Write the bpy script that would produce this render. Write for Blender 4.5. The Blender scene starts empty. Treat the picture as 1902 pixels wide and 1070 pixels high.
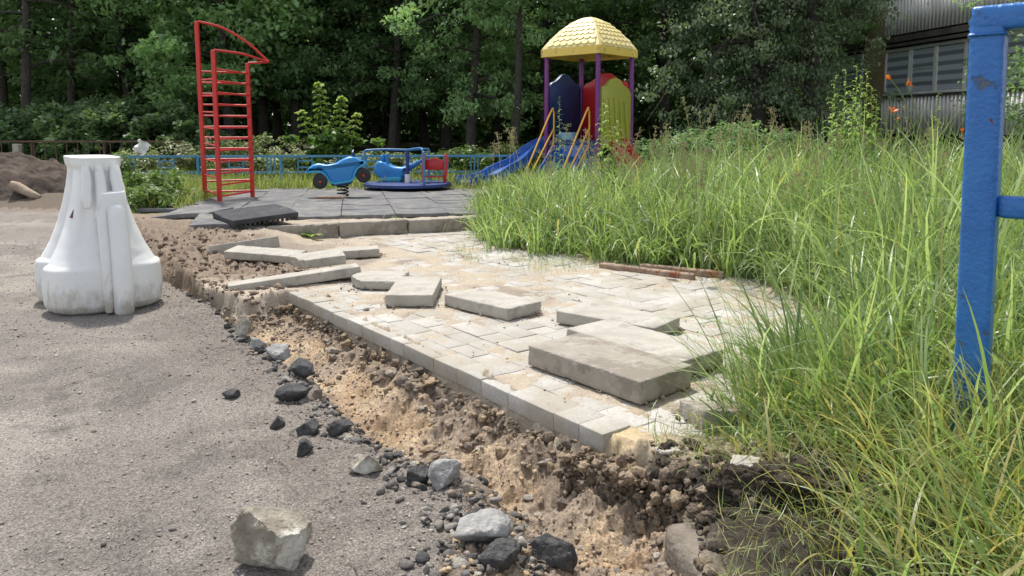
import bpy, bmesh, math, random
import numpy as np
from mathutils import Vector, Matrix, noise as mn
random.seed(7); RNG=np.random.default_rng(11)
R=math.radians
S=bpy.context.scene
COL=S.collection
# ------------------------------------------------------------------ camera, sky, sun, exposure
PITCH=math.atan(.1); FPX=1400.; CX=951.; CY=380.; CAMH=1.0
cd=bpy.data.cameras.new('camera'); cam=bpy.data.objects.new('camera',cd); COL.objects.link(cam)
cd.sensor_width=36; cd.lens=36*FPX/1902; cd.shift_y=-(535-CY)/1902; cd.clip_start=.05; cd.clip_end=600
cam.location=(0,0,CAMH); cam.rotation_euler=(math.pi/2-PITCH,0,0); S.camera=cam
S.render.resolution_x=1024; S.render.resolution_y=576
SUN_EL=R(63); SUN_AZ=R(-24)      # azimuth measured from +Y towards +X: ahead and to the left
W=bpy.data.worlds.new('World'); S.world=W; W.use_nodes=True
nt=W.node_tree; bg=nt.nodes['Background']; sk=nt.nodes.new('ShaderNodeTexSky'); sk.sky_type='NISHITA'
sk.sun_disc=False; sk.sun_elevation=SUN_EL; sk.sun_rotation=SUN_AZ; sk.air_density=1.0; sk.dust_density=1.2; sk.ozone_density=.6
hs=nt.nodes.new('ShaderNodeHueSaturation'); hs.inputs['Saturation'].default_value=.38; hs.inputs['Value'].default_value=1.25; nt.links.new(sk.outputs[0],hs.inputs['Color']); nt.links.new(hs.outputs[0],bg.inputs[0]); bg.inputs[1].default_value=.15
sl=bpy.data.lights.new('sun','SUN'); sl.energy=3.6; sl.angle=R(3); sl.color=(1,.955,.89)
so=bpy.data.objects.new('sun',sl); COL.objects.link(so)
sd=Vector((math.sin(SUN_AZ)*math.cos(SUN_EL),math.cos(SUN_AZ)*math.cos(SUN_EL),math.sin(SUN_EL)))
so.rotation_euler=sd.to_track_quat('Z','Y').to_euler(); so.location=(0,0,30)
S.view_settings.view_transform='Standard'; S.view_settings.look='None'; S.view_settings.exposure=0.45; S.view_settings.gamma=1
# ------------------------------------------------------------------ helpers
def ray(u,v):
    x=(u-CX)/FPX; y=-(v-CY)/FPX; c=math.cos(PITCH); s=math.sin(PITCH)
    return np.array((x,c+s*y,-s+c*y))
def at(u,v,z=0.):
    r=ray(u,v); t=(z-CAMH)/r[2]; return (r[0]*t,r[1]*t,z)
def atY(u,v,Y):
    r=ray(u,v); t=Y/r[1]; return (r[0]*t,Y,CAMH+r[2]*t)
def h2(ix,iy,s=0):
    n=(ix.astype(np.int64)*374761393+iy.astype(np.int64)*668265263+s*1442695041)&0xffffffff
    n=((n^(n>>13))*1274126177)&0xffffffff
    return ((n^(n>>16))&0xffffff)/float(0xffffff)
def vn(x,y,s=0):
    ix=np.floor(x);iy=np.floor(y);fx=x-ix;fy=y-iy;fx=fx*fx*(3-2*fx);fy=fy*fy*(3-2*fy)
    a=h2(ix,iy,s);b=h2(ix+1,iy,s);c=h2(ix,iy+1,s);d=h2(ix+1,iy+1,s)
    return (a*(1-fx)+b*fx)*(1-fy)+(c*(1-fx)+d*fx)*fy
def fbm(x,y,f,o=4,s=0,g=.5):
    r=0;a=1;t=0
    for k in range(o):
        c,sn=math.cos(k*1.1+.3),math.sin(k*1.1+.3)
        r=r+a*vn((x*c-y*sn)*f+17.3*k,(x*sn+y*c)*f+9.1*k,s+k);t+=a;a*=g;f*=2.03
    return r/t            # 0..1
def billow(x,y,f,o=3,s=0):
    r=0;a=1;t=0
    for k in range(o):
        c,sn=math.cos(k*.9+.5),math.sin(k*.9+.5)
        r=r+a*np.abs(2*vn((x*c-y*sn)*f+5.3*k,(x*sn+y*c)*f+3.1*k,s+k)-1);t+=a;a*=.55;f*=2.1
    return 1-r/t
def ss(a,b,x):
    t=np.clip((x-a)/(b-a),0,1); return t*t*(3-2*t)
def mesh_np(name,V,F,mat,parent=None,attr=None,col=None,smooth=True,matidx=None):
    me=bpy.data.meshes.new(name); V=np.asarray(V,dtype=np.float32); F=np.asarray(F,dtype=np.int32)
    k=F.shape[1]; me.vertices.add(len(V)); me.vertices.foreach_set('co',V.ravel())
    me.loops.add(F.size); me.loops.foreach_set('vertex_index',F.ravel())
    me.polygons.add(len(F)); me.polygons.foreach_set('loop_start',np.arange(len(F),dtype=np.int32)*k)
    me.polygons.foreach_set('loop_total',np.full(len(F),k,dtype=np.int32))
    if smooth: me.polygons.foreach_set('use_smooth',np.ones(len(F),dtype=bool))
    for m in (mat if isinstance(mat,list) else [mat]): me.materials.append(m)
    if matidx is not None: me.polygons.foreach_set('material_index',np.asarray(matidx,dtype=np.int32))
    if attr is not None:
        a=me.attributes.new('rnd','FLOAT','POINT'); a.data.foreach_set('value',np.asarray(attr,dtype=np.float32))
    if col is not None:
        a=me.attributes.new('Col','FLOAT_COLOR','POINT'); c=np.ones((len(V),4),dtype=np.float32); c[:,:3]=col; a.data.foreach_set('color',c.ravel())
    me.update(); me.validate()
    o=bpy.data.objects.new(name,me); COL.objects.link(o)
    if parent: o.parent=parent
    return o
def tag(o,label=None,cat=None,group=None,kind=None):
    if label: o['label']=label
    if cat: o['category']=cat
    if group: o['group']=group
    if kind: o['kind']=kind
    return o
def empty(name,loc,rz=0,**k):
    o=bpy.data.objects.new(name,None); COL.objects.link(o); o.location=loc; o.rotation_euler=(0,0,rz); o.empty_display_size=.1
    return tag(o,**k)
def kids(o): return [c for c in bpy.data.objects if c.parent==o]
def copy_tree(o,parent=None):
    c=o.copy(); COL.objects.link(c)
    if parent: c.parent=parent
    for ch in kids(o): copy_tree(ch,c)
    return c
class MB:
    """collects shapes, builds ONE mesh object"""
    def __init__(s): s.V=[]; s.F=[]; s.n=0
    def add(s,V,F):
        s.V+= [tuple(v) for v in V]; s.F+= [tuple(i+s.n for i in f) for f in F]; s.n+=len(V); return s
    def box(s,c,sz,M=None):
        hx,hy,hz=sz[0]/2,sz[1]/2,sz[2]/2
        V=[Vector((x,y,z)) for x in(-hx,hx) for y in(-hy,hy) for z in(-hz,hz)]
        if M is not None: V=[M@v for v in V]
        V=[v+Vector(c) for v in V]
        return s.add(V,[(0,1,3,2),(4,6,7,5),(0,4,5,1),(2,3,7,6),(0,2,6,4),(1,5,7,3)])
    def beam(s,a,b,w,h,up=(0,0,1)):
        a=Vector(a);b=Vector(b);d=b-a;L=d.length;d.normalize();u=Vector(up)
        sx=d.cross(u)
        if sx.length<1e-4: sx=d.cross(Vector((1,0,0)))
        sx.normalize();u=sx.cross(d)
        M=Matrix((d,sx,u)).transposed(); return s.box((a+b)/2,(L,w,h),M)
    def tube(s,pts,r,seg=8,cap=True):
        pts=[Vector(p) for p in pts]; n=len(pts); rs=r if hasattr(r,'__len__') else [r]*n
        V=[];F=[];pu=None
        for i,p in enumerate(pts):
            d=(pts[min(i+1,n-1)]-pts[max(i-1,0)]).normalized()
            if pu is None:
                u=d.cross(Vector((0,0,1)))
                if u.length<.05: u=d.cross(Vector((1,0,0)))
            else: u=pu-d*pu.dot(d)
            u.normalize();pu=u;w=d.cross(u)
            for k in range(seg):
                a=2*math.pi*k/seg; V.append(p+(u*math.cos(a)+w*math.sin(a))*rs[i])
        for i in range(n-1):
            for k in range(seg):
                k2=(k+1)%seg; F.append((i*seg+k,i*seg+k2,(i+1)*seg+k2,(i+1)*seg+k))
        if cap: F.append(tuple(range(seg-1,-1,-1))); F.append(tuple((n-1)*seg+k for k in range(seg)))
        return s.add(V,F)
    def lathe(s,prof,c=(0,0,0),seg=24,M=None):
        V=[];F=[];n=len(prof)
        for r,z in prof:
            for k in range(seg):
                a=2*math.pi*k/seg; V.append(Vector((r*math.cos(a),r*math.sin(a),z)))
        for i in range(n-1):
            for k in range(seg):
                k2=(k+1)%seg; F.append((i*seg+k,i*seg+k2,(i+1)*seg+k2,(i+1)*seg+k))
        F.append(tuple(range(seg-1,-1,-1))); F.append(tuple((n-1)*seg+k for k in range(seg)))
        if M is not None: V=[M@v for v in V]
        return s.add([v+Vector(c) for v in V],F)
    def inflate(s,outl,w,r,layers=7,M=None,c=(0,0,0)):
        """closed outline in (x,z), thickness +-w along y, rounded rim of radius r"""
        n=len(outl);P=[Vector((p[0],p[1])) for p in outl]
        area=sum(P[i].x*P[(i+1)%n].y-P[(i+1)%n].x*P[i].y for i in range(n))
        sg=1 if area>0 else -1
        N=[]
        for i in range(n):
            d=(P[(i+1)%n]-P[i-1]).normalized(); N.append(Vector((d.y,-d.x))*sg)
        ys=[];
        for k in range(layers):
            a=-math.pi/2+math.pi*k/(layers-1)
            ys.append(((w-r)*(1 if a>0 else -1 if a<0 else 0)+r*math.sin(a), r*(1-math.cos(a))))
        V=[];F=[]
        for y,ins in ys:
            for p,nn in zip(P,N):
                q=p-nn*ins; V.append(Vector((q.x,y,q.y)))
        L=len(ys)
        for i in range(L-1):
            for k in range(n):
                k2=(k+1)%n; F.append((i*n+k,i*n+k2,(i+1)*n+k2,(i+1)*n+k))
        F.append(tuple(range(n-1,-1,-1))); F.append(tuple((L-1)*n+k for k in range(n)))
        if M is not None: V=[M@v for v in V]
        return s.add([v+Vector(c) for v in V],F)
    def build(s,name,mat,parent=None,smooth=False,bevel=0,sub=0,angle=40):
        me=bpy.data.meshes.new(name); me.from_pydata([tuple(v) for v in s.V],[],s.F); me.materials.append(mat)
        bm=bmesh.new(); bm.from_mesh(me); bmesh.ops.recalc_face_normals(bm,faces=bm.faces)
        for f in bm.faces: f.smooth=smooth
        if smooth:
            for e in bm.edges:
                if len(e.link_faces)==2 and e.calc_face_angle(0)>R(angle): e.smooth=False
        bm.to_mesh(me); bm.free()
        o=bpy.data.objects.new(name,me); COL.objects.link(o)
        if parent: o.parent=parent
        if bevel:
            m=o.modifiers.new('bevel','BEVEL'); m.width=bevel; m.segments=2; m.limit_method='ANGLE'; m.angle_limit=R(35)
        if sub:
            m=o.modifiers.new('sub','SUBSURF'); m.levels=sub; m.render_levels=sub
        return o
def curve(pts,n=8):
    """Catmull-Rom through pts"""
    P=[Vector(p) for p in pts]; P=[P[0]*2-P[1]]+P+[P[-1]*2-P[-2]]; out=[]
    for i in range(1,len(P)-2):
        for k in range(n):
            t=k/n; a,b,c,d=P[i-1],P[i],P[i+1],P[i+2]
            out.append(.5*((2*b)+(c-a)*t+(2*a-5*b+4*c-d)*t*t+(3*b-a-3*c+d)*t**3))
    out.append(P[-2]); return out
# ------------------------------------------------------------------ materials
def mat(name,c1,c2=None,scale=6,rough=.7,bump=0,bscale=40,metal=0,detail=6,c3=None,c3amt=.35,c3scale=3,trans=0,spec=.5,coat=0,bdist=.01):
    m=bpy.data.materials.new(name); m.use_nodes=True; t=m.node_tree; b=t.nodes['Principled BSDF']; N=t.nodes.new; L=t.links.new
    tc=N('ShaderNodeTexCoord')
    out=None
    if c2 is None: c2=c1
    n=N('ShaderNodeTexNoise'); n.inputs['Scale'].default_value=scale; n.inputs['Detail'].default_value=detail; n.inputs['Roughness'].default_value=.65; L(tc.outputs['Object'],n.inputs['Vector'])
    rp=N('ShaderNodeValToRGB'); rp.color_ramp.elements[0].position=.32; rp.color_ramp.elements[1].position=.68
    rp.color_ramp.elements[0].color=(*c1,1); rp.color_ramp.elements[1].color=(*c2,1); L(n.outputs['Fac'],rp.inputs[0]); out=rp.outputs[0]
    if c3:
        n3=N('ShaderNodeTexNoise'); n3.inputs['Scale'].default_value=c3scale; n3.inputs['Detail'].default_value=8; n3.inputs['Roughness'].default_value=.7; L(tc.outputs['Object'],n3.inputs['Vector'])
        r3=N('ShaderNodeValToRGB'); r3.color_ramp.elements[0].position=1-c3amt-.04; r3.color_ramp.elements[1].position=1-c3amt+.04; L(n3.outputs['Fac'],r3.inputs[0])
        mx=N('ShaderNodeMix'); mx.data_type='RGBA'; L(r3.outputs[0],mx.inputs[0]); L(out,mx.inputs[6]); mx.inputs[7].default_value=(*c3,1); out=mx.outputs[2]
    L(out,b.inputs['Base Color'])
    b.inputs['Roughness'].default_value=rough; b.inputs['Metallic'].default_value=metal; b.inputs['Specular IOR Level'].default_value=spec
    if coat: b.inputs['Coat Weight'].default_value=coat
    if bump:
        nb=N('ShaderNodeTexNoise'); nb.inputs['Scale'].default_value=bscale; nb.inputs['Detail'].default_value=5; L(tc.outputs['Object'],nb.inputs['Vector'])
        bp=N('ShaderNodeBump'); bp.inputs['Strength'].default_value=bump; bp.inputs['Distance'].default_value=bdist; L(nb.outputs['Fac'],bp.inputs['Height']); L(bp.outputs[0],b.inputs['Normal'])
    return m
def leafmat(name,cols,trans=.35,rough=.5,spec=.35,tb=1.3):
    """cols: list of (pos,rgb) over the per-leaf random attribute"""
    m=bpy.data.materials.new(name); m.use_nodes=True; t=m.node_tree; N=t.nodes.new; L=t.links.new; b=t.nodes['Principled BSDF']
    a=N('ShaderNodeAttribute'); a.attribute_name='rnd'
    rp=N('ShaderNodeValToRGB'); e=rp.color_ramp.elements
    e[0].position=cols[0][0]; e[0].color=(*cols[0][1],1); e[1].position=cols[-1][0]; e[1].color=(*cols[-1][1],1)
    for p,c in cols[1:-1]:
        x=e.new(p); x.color=(*c,1)
    L(a.outputs['Fac'],rp.inputs[0]); L(rp.outputs[0],b.inputs['Base Color']); b.inputs['Roughness'].default_value=rough; b.inputs['Specular IOR Level'].default_value=spec
    tr=N('ShaderNodeBsdfTranslucent'); ml=N('ShaderNodeMix'); ml.data_type='RGBA'; ml.blend_type='MULTIPLY'; ml.inputs[0].default_value=1
    L(rp.outputs[0],ml.inputs[6]); ml.inputs[7].default_value=(tb*1.1,tb*1.15,tb*.70,1); L(ml.outputs[2],tr.inputs[0])
    mx=N('ShaderNodeMixShader'); mx.inputs[0].default_value=trans; L(b.outputs[0],mx.inputs[1]); L(tr.outputs[0],mx.inputs[2]); L(mx.outputs[0],t.nodes['Material Output'].inputs[0])
    return m
def ground_mat(name,speck=.5,sscale=160,bump=.6,bscale=90,bdist=.006,rough=.95):
    m=bpy.data.materials.new(name); m.use_nodes=True; t=m.node_tree; N=t.nodes.new; L=t.links.new; b=t.nodes['Principled BSDF']
    a=N('ShaderNodeAttribute'); a.attribute_name='Col'; tc=N('ShaderNodeTexCoord')
    n=N('ShaderNodeTexNoise'); n.inputs['Scale'].default_value=sscale; n.inputs['Detail'].default_value=6; n.inputs['Roughness'].default_value=.75; L(tc.outputs['Object'],n.inputs[0])
    vo=N('ShaderNodeTexVoronoi'); vo.inputs['Scale'].default_value=sscale*1.1; L(tc.outputs['Object'],vo.inputs['Vector'])
    r=N('ShaderNodeMapRange'); r.inputs[1].default_value=.3; r.inputs[2].default_value=.7; r.inputs[3].default_value=1-speck; r.inputs[4].default_value=1+speck; L(n.outputs['Fac'],r.inputs[0])
    rv=N('ShaderNodeMapRange'); rv.inputs[3].default_value=1-speck*.8; rv.inputs[4].default_value=1+speck*.8; L(vo.outputs['Color'],rv.inputs[0])
    mm=N('ShaderNodeMath'); mm.operation='MULTIPLY'; L(r.outputs[0],mm.inputs[0]); L(rv.outputs[0],mm.inputs[1])
    cc=N('ShaderNodeCombineColor'); [L(mm.outputs[0],cc.inputs[i]) for i in range(3)]
    mx=N('ShaderNodeMix'); mx.data_type='RGBA'; mx.blend_type='MULTIPLY'; mx.inputs[0].default_value=1; L(a.outputs['Color'],mx.inputs[6]); L(cc.outputs[0],mx.inputs[7]); L(mx.outputs[2],b.inputs['Base Color'])
    b.inputs['Roughness'].default_value=rough; b.inputs['Specular IOR Level'].default_value=.25
    nb=N('ShaderNodeTexNoise'); nb.inputs['Scale'].default_value=bscale; nb.inputs['Detail'].default_value=8; nb.inputs['Roughness'].default_value=.7; L(tc.outputs['Object'],nb.inputs[0])
    bp=N('ShaderNodeBump'); bp.inputs['Strength'].default_value=bump; bp.inputs['Distance'].default_value=bdist; L(nb.outputs['Fac'],bp.inputs['Height']); L(bp.outputs[0],b.inputs['Normal'])
    return m
M_road=ground_mat('asphalt',.62,190,1.0,170,.009)
M_soil=ground_mat('soil',.34,120,.9,110,.012)
M_ground=ground_mat('earth',.22,150,.6,120,.006)
M_conc=mat('concrete',(.33,.305,.26),(.45,.425,.375),9,.92,.45,150,c3=(.29,.265,.23),c3amt=.40,c3scale=5,spec=.25,bdist=.004)
M_concd=mat('dirty concrete',(.27,.24,.20),(.38,.345,.295),14,.95,.7,120,c3=(.235,.205,.17),c3amt=.46,c3scale=6,spec=.2,bdist=.006)
M_rub=mat('rubber',(.11,.11,.115),(.18,.178,.18),9,.9,.5,160,c3=(.21,.20,.185),c3amt=.46,c3scale=4,spec=.3,bdist=.004)
M_rubd=mat('rubber dark',(.03,.03,.034),(.065,.066,.07),9,.85,.4,160,c3=(.12,.115,.11),c3amt=.35,c3scale=6,spec=.3,bdist=.004)
M_white=mat('white plastic',(.72,.73,.71),(.80,.80,.775),5,.42,.06,30,c3=(.5,.47,.41),c3amt=.36,c3scale=9,spec=.4)
M_red=mat('red paint',(.50,.022,.018),(.58,.035,.028),8,.4,.1,60,c3=(.26,.05,.035),c3amt=.3,c3scale=22)
M_blueply=mat('blue plastic',(.022,.20,.52),(.03,.25,.58),5,.38,.05,40,c3=(.11,.27,.5),c3amt=.35,c3scale=9)
M_bluelt=mat('turquoise plastic',(.03,.30,.50),(.05,.35,.55),5,.4)
M_bluesl=mat('slide blue plastic',(.014,.085,.36),(.03,.13,.44),5,.32,c3=(.07,.16,.40),c3amt=.42,c3scale=6)
M_navy=mat('navy paint',(.012,.03,.13),(.02,.05,.2),6,.45,.1,60)
M_navyp=mat('navy plastic',(.006,.03,.11),(.012,.05,.17),6,.4)
M_railb=mat('blue rail paint',(.04,.16,.36),(.07,.22,.42),7,.45,.1,60,c3=(.2,.22,.24),c3amt=.3,c3scale=18)
M_fenceb=mat('faded blue paint',(.045,.20,.36),(.09,.28,.42),7,.55,.2,60,c3=(.24,.25,.24),c3amt=.36,c3scale=14)
M_black=mat('black tyre',(.012,.012,.013),(.03,.03,.03),8,.7)
M_redp=mat('red plastic',(.46,.015,.018),(.55,.025,.025),4,.35,c3=(.40,.08,.06),c3amt=.3,c3scale=8)
M_purple=mat('purple paint',(.14,.018,.16),(.19,.03,.20),6,.4,c3=(.22,.09,.2),c3amt=.35,c3scale=8)
M_yel=mat('yellow paint',(.72,.36,.04),(.80,.45,.07),6,.4,c3=(.45,.25,.08),c3amt=.3,c3scale=14)
M_roof=mat('yellow plastic',(.74,.50,.07),(.82,.60,.13),4,.42,c3=(.42,.30,.10),c3amt=.40,c3scale=5)
M_rooft=mat('faded yellow plastic',(.78,.64,.26),(.84,.73,.38),4,.45,c3=(.6,.48,.22),c3amt=.38,c3scale=5)
M_olive=mat('olive plastic',(.30,.31,.035),(.38,.38,.06),5,.4,c3=(.24,.22,.05),c3amt=.38,c3scale=5)
M_bark=mat('bark',(.035,.03,.024),(.085,.073,.058),12,.95,.9,30,bdist=.03)
M_stem=mat('stem green',(.10,.16,.03),(.16,.22,.05),10,.6)
M_wood=mat('weathered wood',(.20,.13,.085),(.36,.27,.20),12,.9,.6,40,c3=(.22,.08,.045),c3amt=.42,c3scale=7)
M_logm=mat('grey log',(.30,.22,.15),(.42,.34,.26),10,.9,.6,40)
M_rust=mat('rusty iron',(.10,.06,.04),(.16,.10,.07),14,.9,.3,60)
M_rock=mat('pale stone',(.17,.145,.11),(.38,.345,.285),9,.92,1,60,c3=(.56,.54,.48),c3amt=.45,c3scale=5,spec=.2,bdist=.012)
M_rockg=mat('grey stone',(.20,.195,.185),(.40,.39,.375),22,.9,.8,80,c3=(.09,.09,.09),c3amt=.35,c3scale=9,spec=.2,bdist=.01)
M_asph=mat('asphalt chunk',(.028,.028,.03),(.11,.108,.105),34,.9,1,110,c3=(.19,.185,.18),c3amt=.34,c3scale=24,spec=.35,bdist=.01)
M_clod=ground_mat('clods',.3,140,.8,120,.008)
M_dsoil=mat('dark earth',(.035,.028,.023),(.095,.078,.062),18,.97,1,60,spec=.15,bdist=.03)
# ------------------------------------------------------------------ terrain layout
def PX(L,z=0.): return [at(u,v,z)[:2] for u,v in L]
U=[(-900,30),(-60,11),(-8,10),(-5.2,9.3),(-4.4,8.3)]+PX([(240,415)],.12)+PX([(290,470),(340,500),(372,532),(450,562),(533,541),(883,706),(1060,796),(1212,852),(1292,898)],.06)+[(.46,1.7),(.40,1.45),(.3,.8),(.2,0),(0,-20)]
E_=[(-900,29.5),(-60,10.9),(-8,9.9),(-5.25,9.2),(-4.5,8.2),(-3.95,7.2)]+PX([(262,470),(300,525),(350,548),(405,572),(442,620),(500,652),(560,692),(598,745),(655,800),(740,850),(838,900),(862,960),(835,1010),(815,1070)])+[(-.25,1.1),(-.3,.5),(-.4,-20)]
U=np.array(U); E_=np.array(E_)
def inside(x,y,G):
    r=np.zeros(x.shape,bool)
    for i in range(len(G)):
        (x1,y1),(x2,y2)=G[i-1],G[i]
        if y1==y2: continue
        r^=((y1>y)!=(y2>y))&(x<(x2-x1)*(y-y1)/(y2-y1)+x1)
    return r
def sdist(x,y,P):
    best=np.full(x.shape,1e9)
    for i in range(len(P)-1):
        a=P[i];d=P[i+1]-a;L2=d@d
        t=np.clip(((x-a[0])*d[0]+(y-a[1])*d[1])/L2,0,1)
        qx=x-a[0]-t*d[0];qy=y-a[1]-t*d[1];ds=qx*qx+qy*qy
        best=np.minimum(best,ds)
    G=[tuple(p) for p in P]+[(900,-900),(900,900),(P[0][0],900)]
    G=G[:len(P)]+[(P[-1][0],-900)]+G[len(P):]
    return np.sqrt(best)*np.where(inside(x,y,G),1,-1)
STEP_A=np.array((-2.05,6.36)); STEP_B=np.array((-.25,7.10)); STEP_D=(STEP_B-STEP_A)/np.linalg.norm(STEP_B-STEP_A)
def step_s(x,y):  # signed distance beyond the low kerb line (behind it >0)
    return STEP_D[0]*(y-STEP_A[1])-STEP_D[1]*(x-STEP_A[0])
# soft boundary of the tall grass on the pavement side (world xy)
GB=np.array(PX([(880,395)],.18)+PX([(893,440),(935,468),(1050,478),(1130,492),(1300,508),(1420,535),(1530,592),(1470,650),(1360,690),(1335,740),(1300,800),(1335,860),(1340,900)],.06)+[(.62,1.75),(.55,1.4),(.5,.8),(.5,-20)])
GB=np.vstack([[(-.35,13.)],GB])
def zones(x,y,fine=True):
    wob=(fbm(x,y,5,3,3)-.5)*.10+(fbm(x,y,22,2,5)-.5)*.05
    dU=sdist(x,y,U); dE=sdist(x,y,E_)
    kerb=ss(4.75,4.3,y)*ss(2.0,2.15,y)         # straight kerb part: less wobble
    dUw=dU+wob*(1-.82*kerb); dEw=dE+wob*1.1
    return dUw,dEw
def upper(x,y):
    s=step_s(x,y)
    z=.0565+.118*ss(.0,.05,s)*ss(2.0,.2,x)
    rg=sdist(x,y,GB)  # >0 in grass
    z=np.maximum(z,.052+.10*ss(0,1.6,rg))
    bank=ss(5.15,6.3,y)*ss(-1.6,-2.1,x); z=np.maximum(z,.052+.12*bank)
    z=z-.04*ss(7.5,10.5,y)*ss(3,1,x)
    z=z+.45*ss(13,30,y)+.03*(fbm(x,y,.6,3,9)-.5)*ss(.5,2,rg)
    z=z+(fbm(x,y,9,4,21)-.5)*.022+(fbm(x,y,2.2,3,23)-.5)*.024*ss(.02,.3,s+.4)+(billow(x,y,35,2,24)-.5)*.004
    near=ss(2.25,1.95,y)*ss(.42,.62,x); z=z+near*(.05*(billow(x,y,7,4,31)-.45)+.045*(fbm(x,y,22,4,32,.6)-.5)+.02)
    return z,rg
def terrain(x,y,full=False):
    dU,dE=zones(x,y); zu,rg=upper(x,y)
    zr=(fbm(x,y,.9,3,41)-.5)*.03+(fbm(x,y,14,3,43)-.5)*.006+(billow(x,y,60,2,44)-.5)*.003
    crk=np.abs(fbm(x,y,4.5,3,46)-.5)
    zr=zr-.014*ss(.010,.0,crk)*ss(-.45,-.15,dE)
    zr=zr-.012*ss(-.35,0,dE)+(billow(x,y,14,3,45)-.5)*.02*ss(-.35,0,dE)
    w=np.clip(dE/(np.maximum(dE,1e-4)+np.maximum(-dU,1e-4)),0,1)
    depth=.095+.10*ss(3.6,2.2,y)-.03*ss(2.0,1.6,y)-.02*ss(4.5,6,y)
    cl=(billow(x,y,5,3,51)-.45)*.085+(fbm(x,y,13,4,52)-.5)*.075+(fbm(x,y,45,3,53)-.5)*.014+(fbm(x,y,110,2,54)-.5)*.006
    rough=(fbm(x,y,19,4,55,.62)-.5)*.085+(billow(x,y,34,4,56)-.5)*.03
    clm=.35+.65*ss(.25,.8,w)*ss(4.2,2.6,y)+.35*ss(.15,0,w)+.5*ss(4.6,5,y)
    slump=(zu-.125-.02*ss(3,2,y))
    fl=-depth*ss(0,.22+.40*ss(2.9,2.2,y),w)-.042*ss(0,.014,dE)*ss(2.1,2.4,y)*(.6+.8*vn(x*9,y*9,66))
    prof=ss(.35,1.02,w+.22*(fbm(x,y,3.5,3,61)-.5))
    zt=fl+(slump-fl)*prof+cl*clm*ss(-.005,.05,dE)
    wid=.025+.25*ss(4.9,5.6,y)*ss(-1.8,-2.4,x)+.5*ss(7.5,9,y)
    kb=ss(4.4,4.3,y)*ss(2.0,2.1,y)
    k=ss(-wid*(1-kb),.02+.05*kb,dU)
    zt=zt+(zu-zt)*k+rough*ss(0,.06,dE)*(.22+.75*ss(.55,.95,w)+.5*ss(4.7,5.1,y))
    unp=ss(4.45,4.75,y)*ss(-1.1,-1.6,x)*ss(1.1,.4,dU)*1.25*ss(6.9,6.5,y)+ss(.12,0,dU)*ss(2.3,2.0,y)*.7
    zu=zu+rough*.9*unp
    z=np.where(dE<0,zr,zt+ (zr-zt)*ss(.012,0,dE))
    z=np.where(dU>.02+.05*kb,zu,z)
    far=ss(7.3,8.2,y); z=z*(1-far)+far*(zr+(zu-zr)*ss(-.15,.75,dU))
    if full: return z,dU,dE,w,rg
    return z
def tz(x,y): return float(terrain(np.array([x],float),np.array([y],float))[0])
def tzv(x,y): return terrain(np.asarray(x,float),np.asarray(y,float))
# polar sheet round the camera foot: fine close by, reaching the horizon
a1=np.linspace(R(-38),R(38),1000); aL=np.linspace(R(-180),R(-38.4),70); aR=np.linspace(R(38.4),R(180),70)
ang=np.concatenate([aL,a1,aR]); 
rr=[.05,.3,.6,.8,1.0,1.15,1.3]
while rr[-1]<8: rr.append(rr[-1]*1.0032)
while rr[-1]<16: rr.append(rr[-1]*1.012)
while rr[-1]<400: rr.append(rr[-1]*1.06)
rr=np.array(rr); A,Q=np.meshgrid(ang,rr); X=(Q*np.sin(A)).ravel(); Y=(Q*np.cos(A)).ravel()
Z,dU,dE,w,rg=terrain(X,Y,True)
def lerp(a,b,t): return a+(b-a)*t[:,None]
C=np.zeros((len(X),3))
n1=fbm(X,Y,1.3,4,71); n2=fbm(X,Y,7,4,72); n3=fbm(X,Y,28,3,73)
road=np.array((.232,.207,.182))*np.ones_like(C)
road=lerp(road,np.array((.315,.285,.25)),ss(.45,.72,n1)); road=lerp(road,np.array((.15,.135,.125)),ss(.50,.78,n2)*.6)
road=lerp(road,np.array((.36,.325,.275)),ss(.56,.72,fbm(X*.6,Y*1.6,1.1,5,78))*.6); road=lerp(road,np.array((.13,.115,.105)),ss(.62,.70,fbm(X,Y,3.2,5,79,.6))*.55)
road=lerp(road,np.array((.20,.172,.148)),ss(-.6,-.05,dE+.4*(n2-.5))*.75)
sand=np.array((.44,.315,.20))*np.ones_like(C); sand=lerp(sand,np.array((.50,.385,.26)),ss(.4,.7,n2))
grey=np.array((.25,.20,.155))*np.ones_like(C); grey=lerp(grey,np.array((.37,.30,.235)),n3)
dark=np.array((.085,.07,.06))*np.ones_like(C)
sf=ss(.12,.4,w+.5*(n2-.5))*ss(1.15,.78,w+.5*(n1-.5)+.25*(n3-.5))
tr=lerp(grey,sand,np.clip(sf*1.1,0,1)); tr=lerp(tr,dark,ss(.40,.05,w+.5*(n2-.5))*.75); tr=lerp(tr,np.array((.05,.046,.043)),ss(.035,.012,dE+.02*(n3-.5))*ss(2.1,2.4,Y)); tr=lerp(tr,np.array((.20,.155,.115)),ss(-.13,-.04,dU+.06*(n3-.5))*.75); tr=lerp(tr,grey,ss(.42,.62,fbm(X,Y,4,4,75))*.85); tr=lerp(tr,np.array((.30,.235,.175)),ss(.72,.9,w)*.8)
tr=lerp(tr,np.array((.22,.165,.12)),ss(4.6,5.1,Y)*.85)
up=np.array((.40,.34,.26))*np.ones_like(C); up=lerp(up,np.array((.36,.30,.235)),ss(.4,.7,n2)); up=lerp(up,np.array((.22,.185,.15)),ss(.56,.75,fbm(X,Y,2.5,4,76))*.7)
up=lerp(up,np.array((.56,.43,.25)),np.exp(-((X-.36)**2+(Y-2.3)**2)/.02)); up=lerp(up,np.array((.20,.165,.13)),np.exp(-(((X-.55)**2+(Y-2.35)**2)/.03))*.8)
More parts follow.
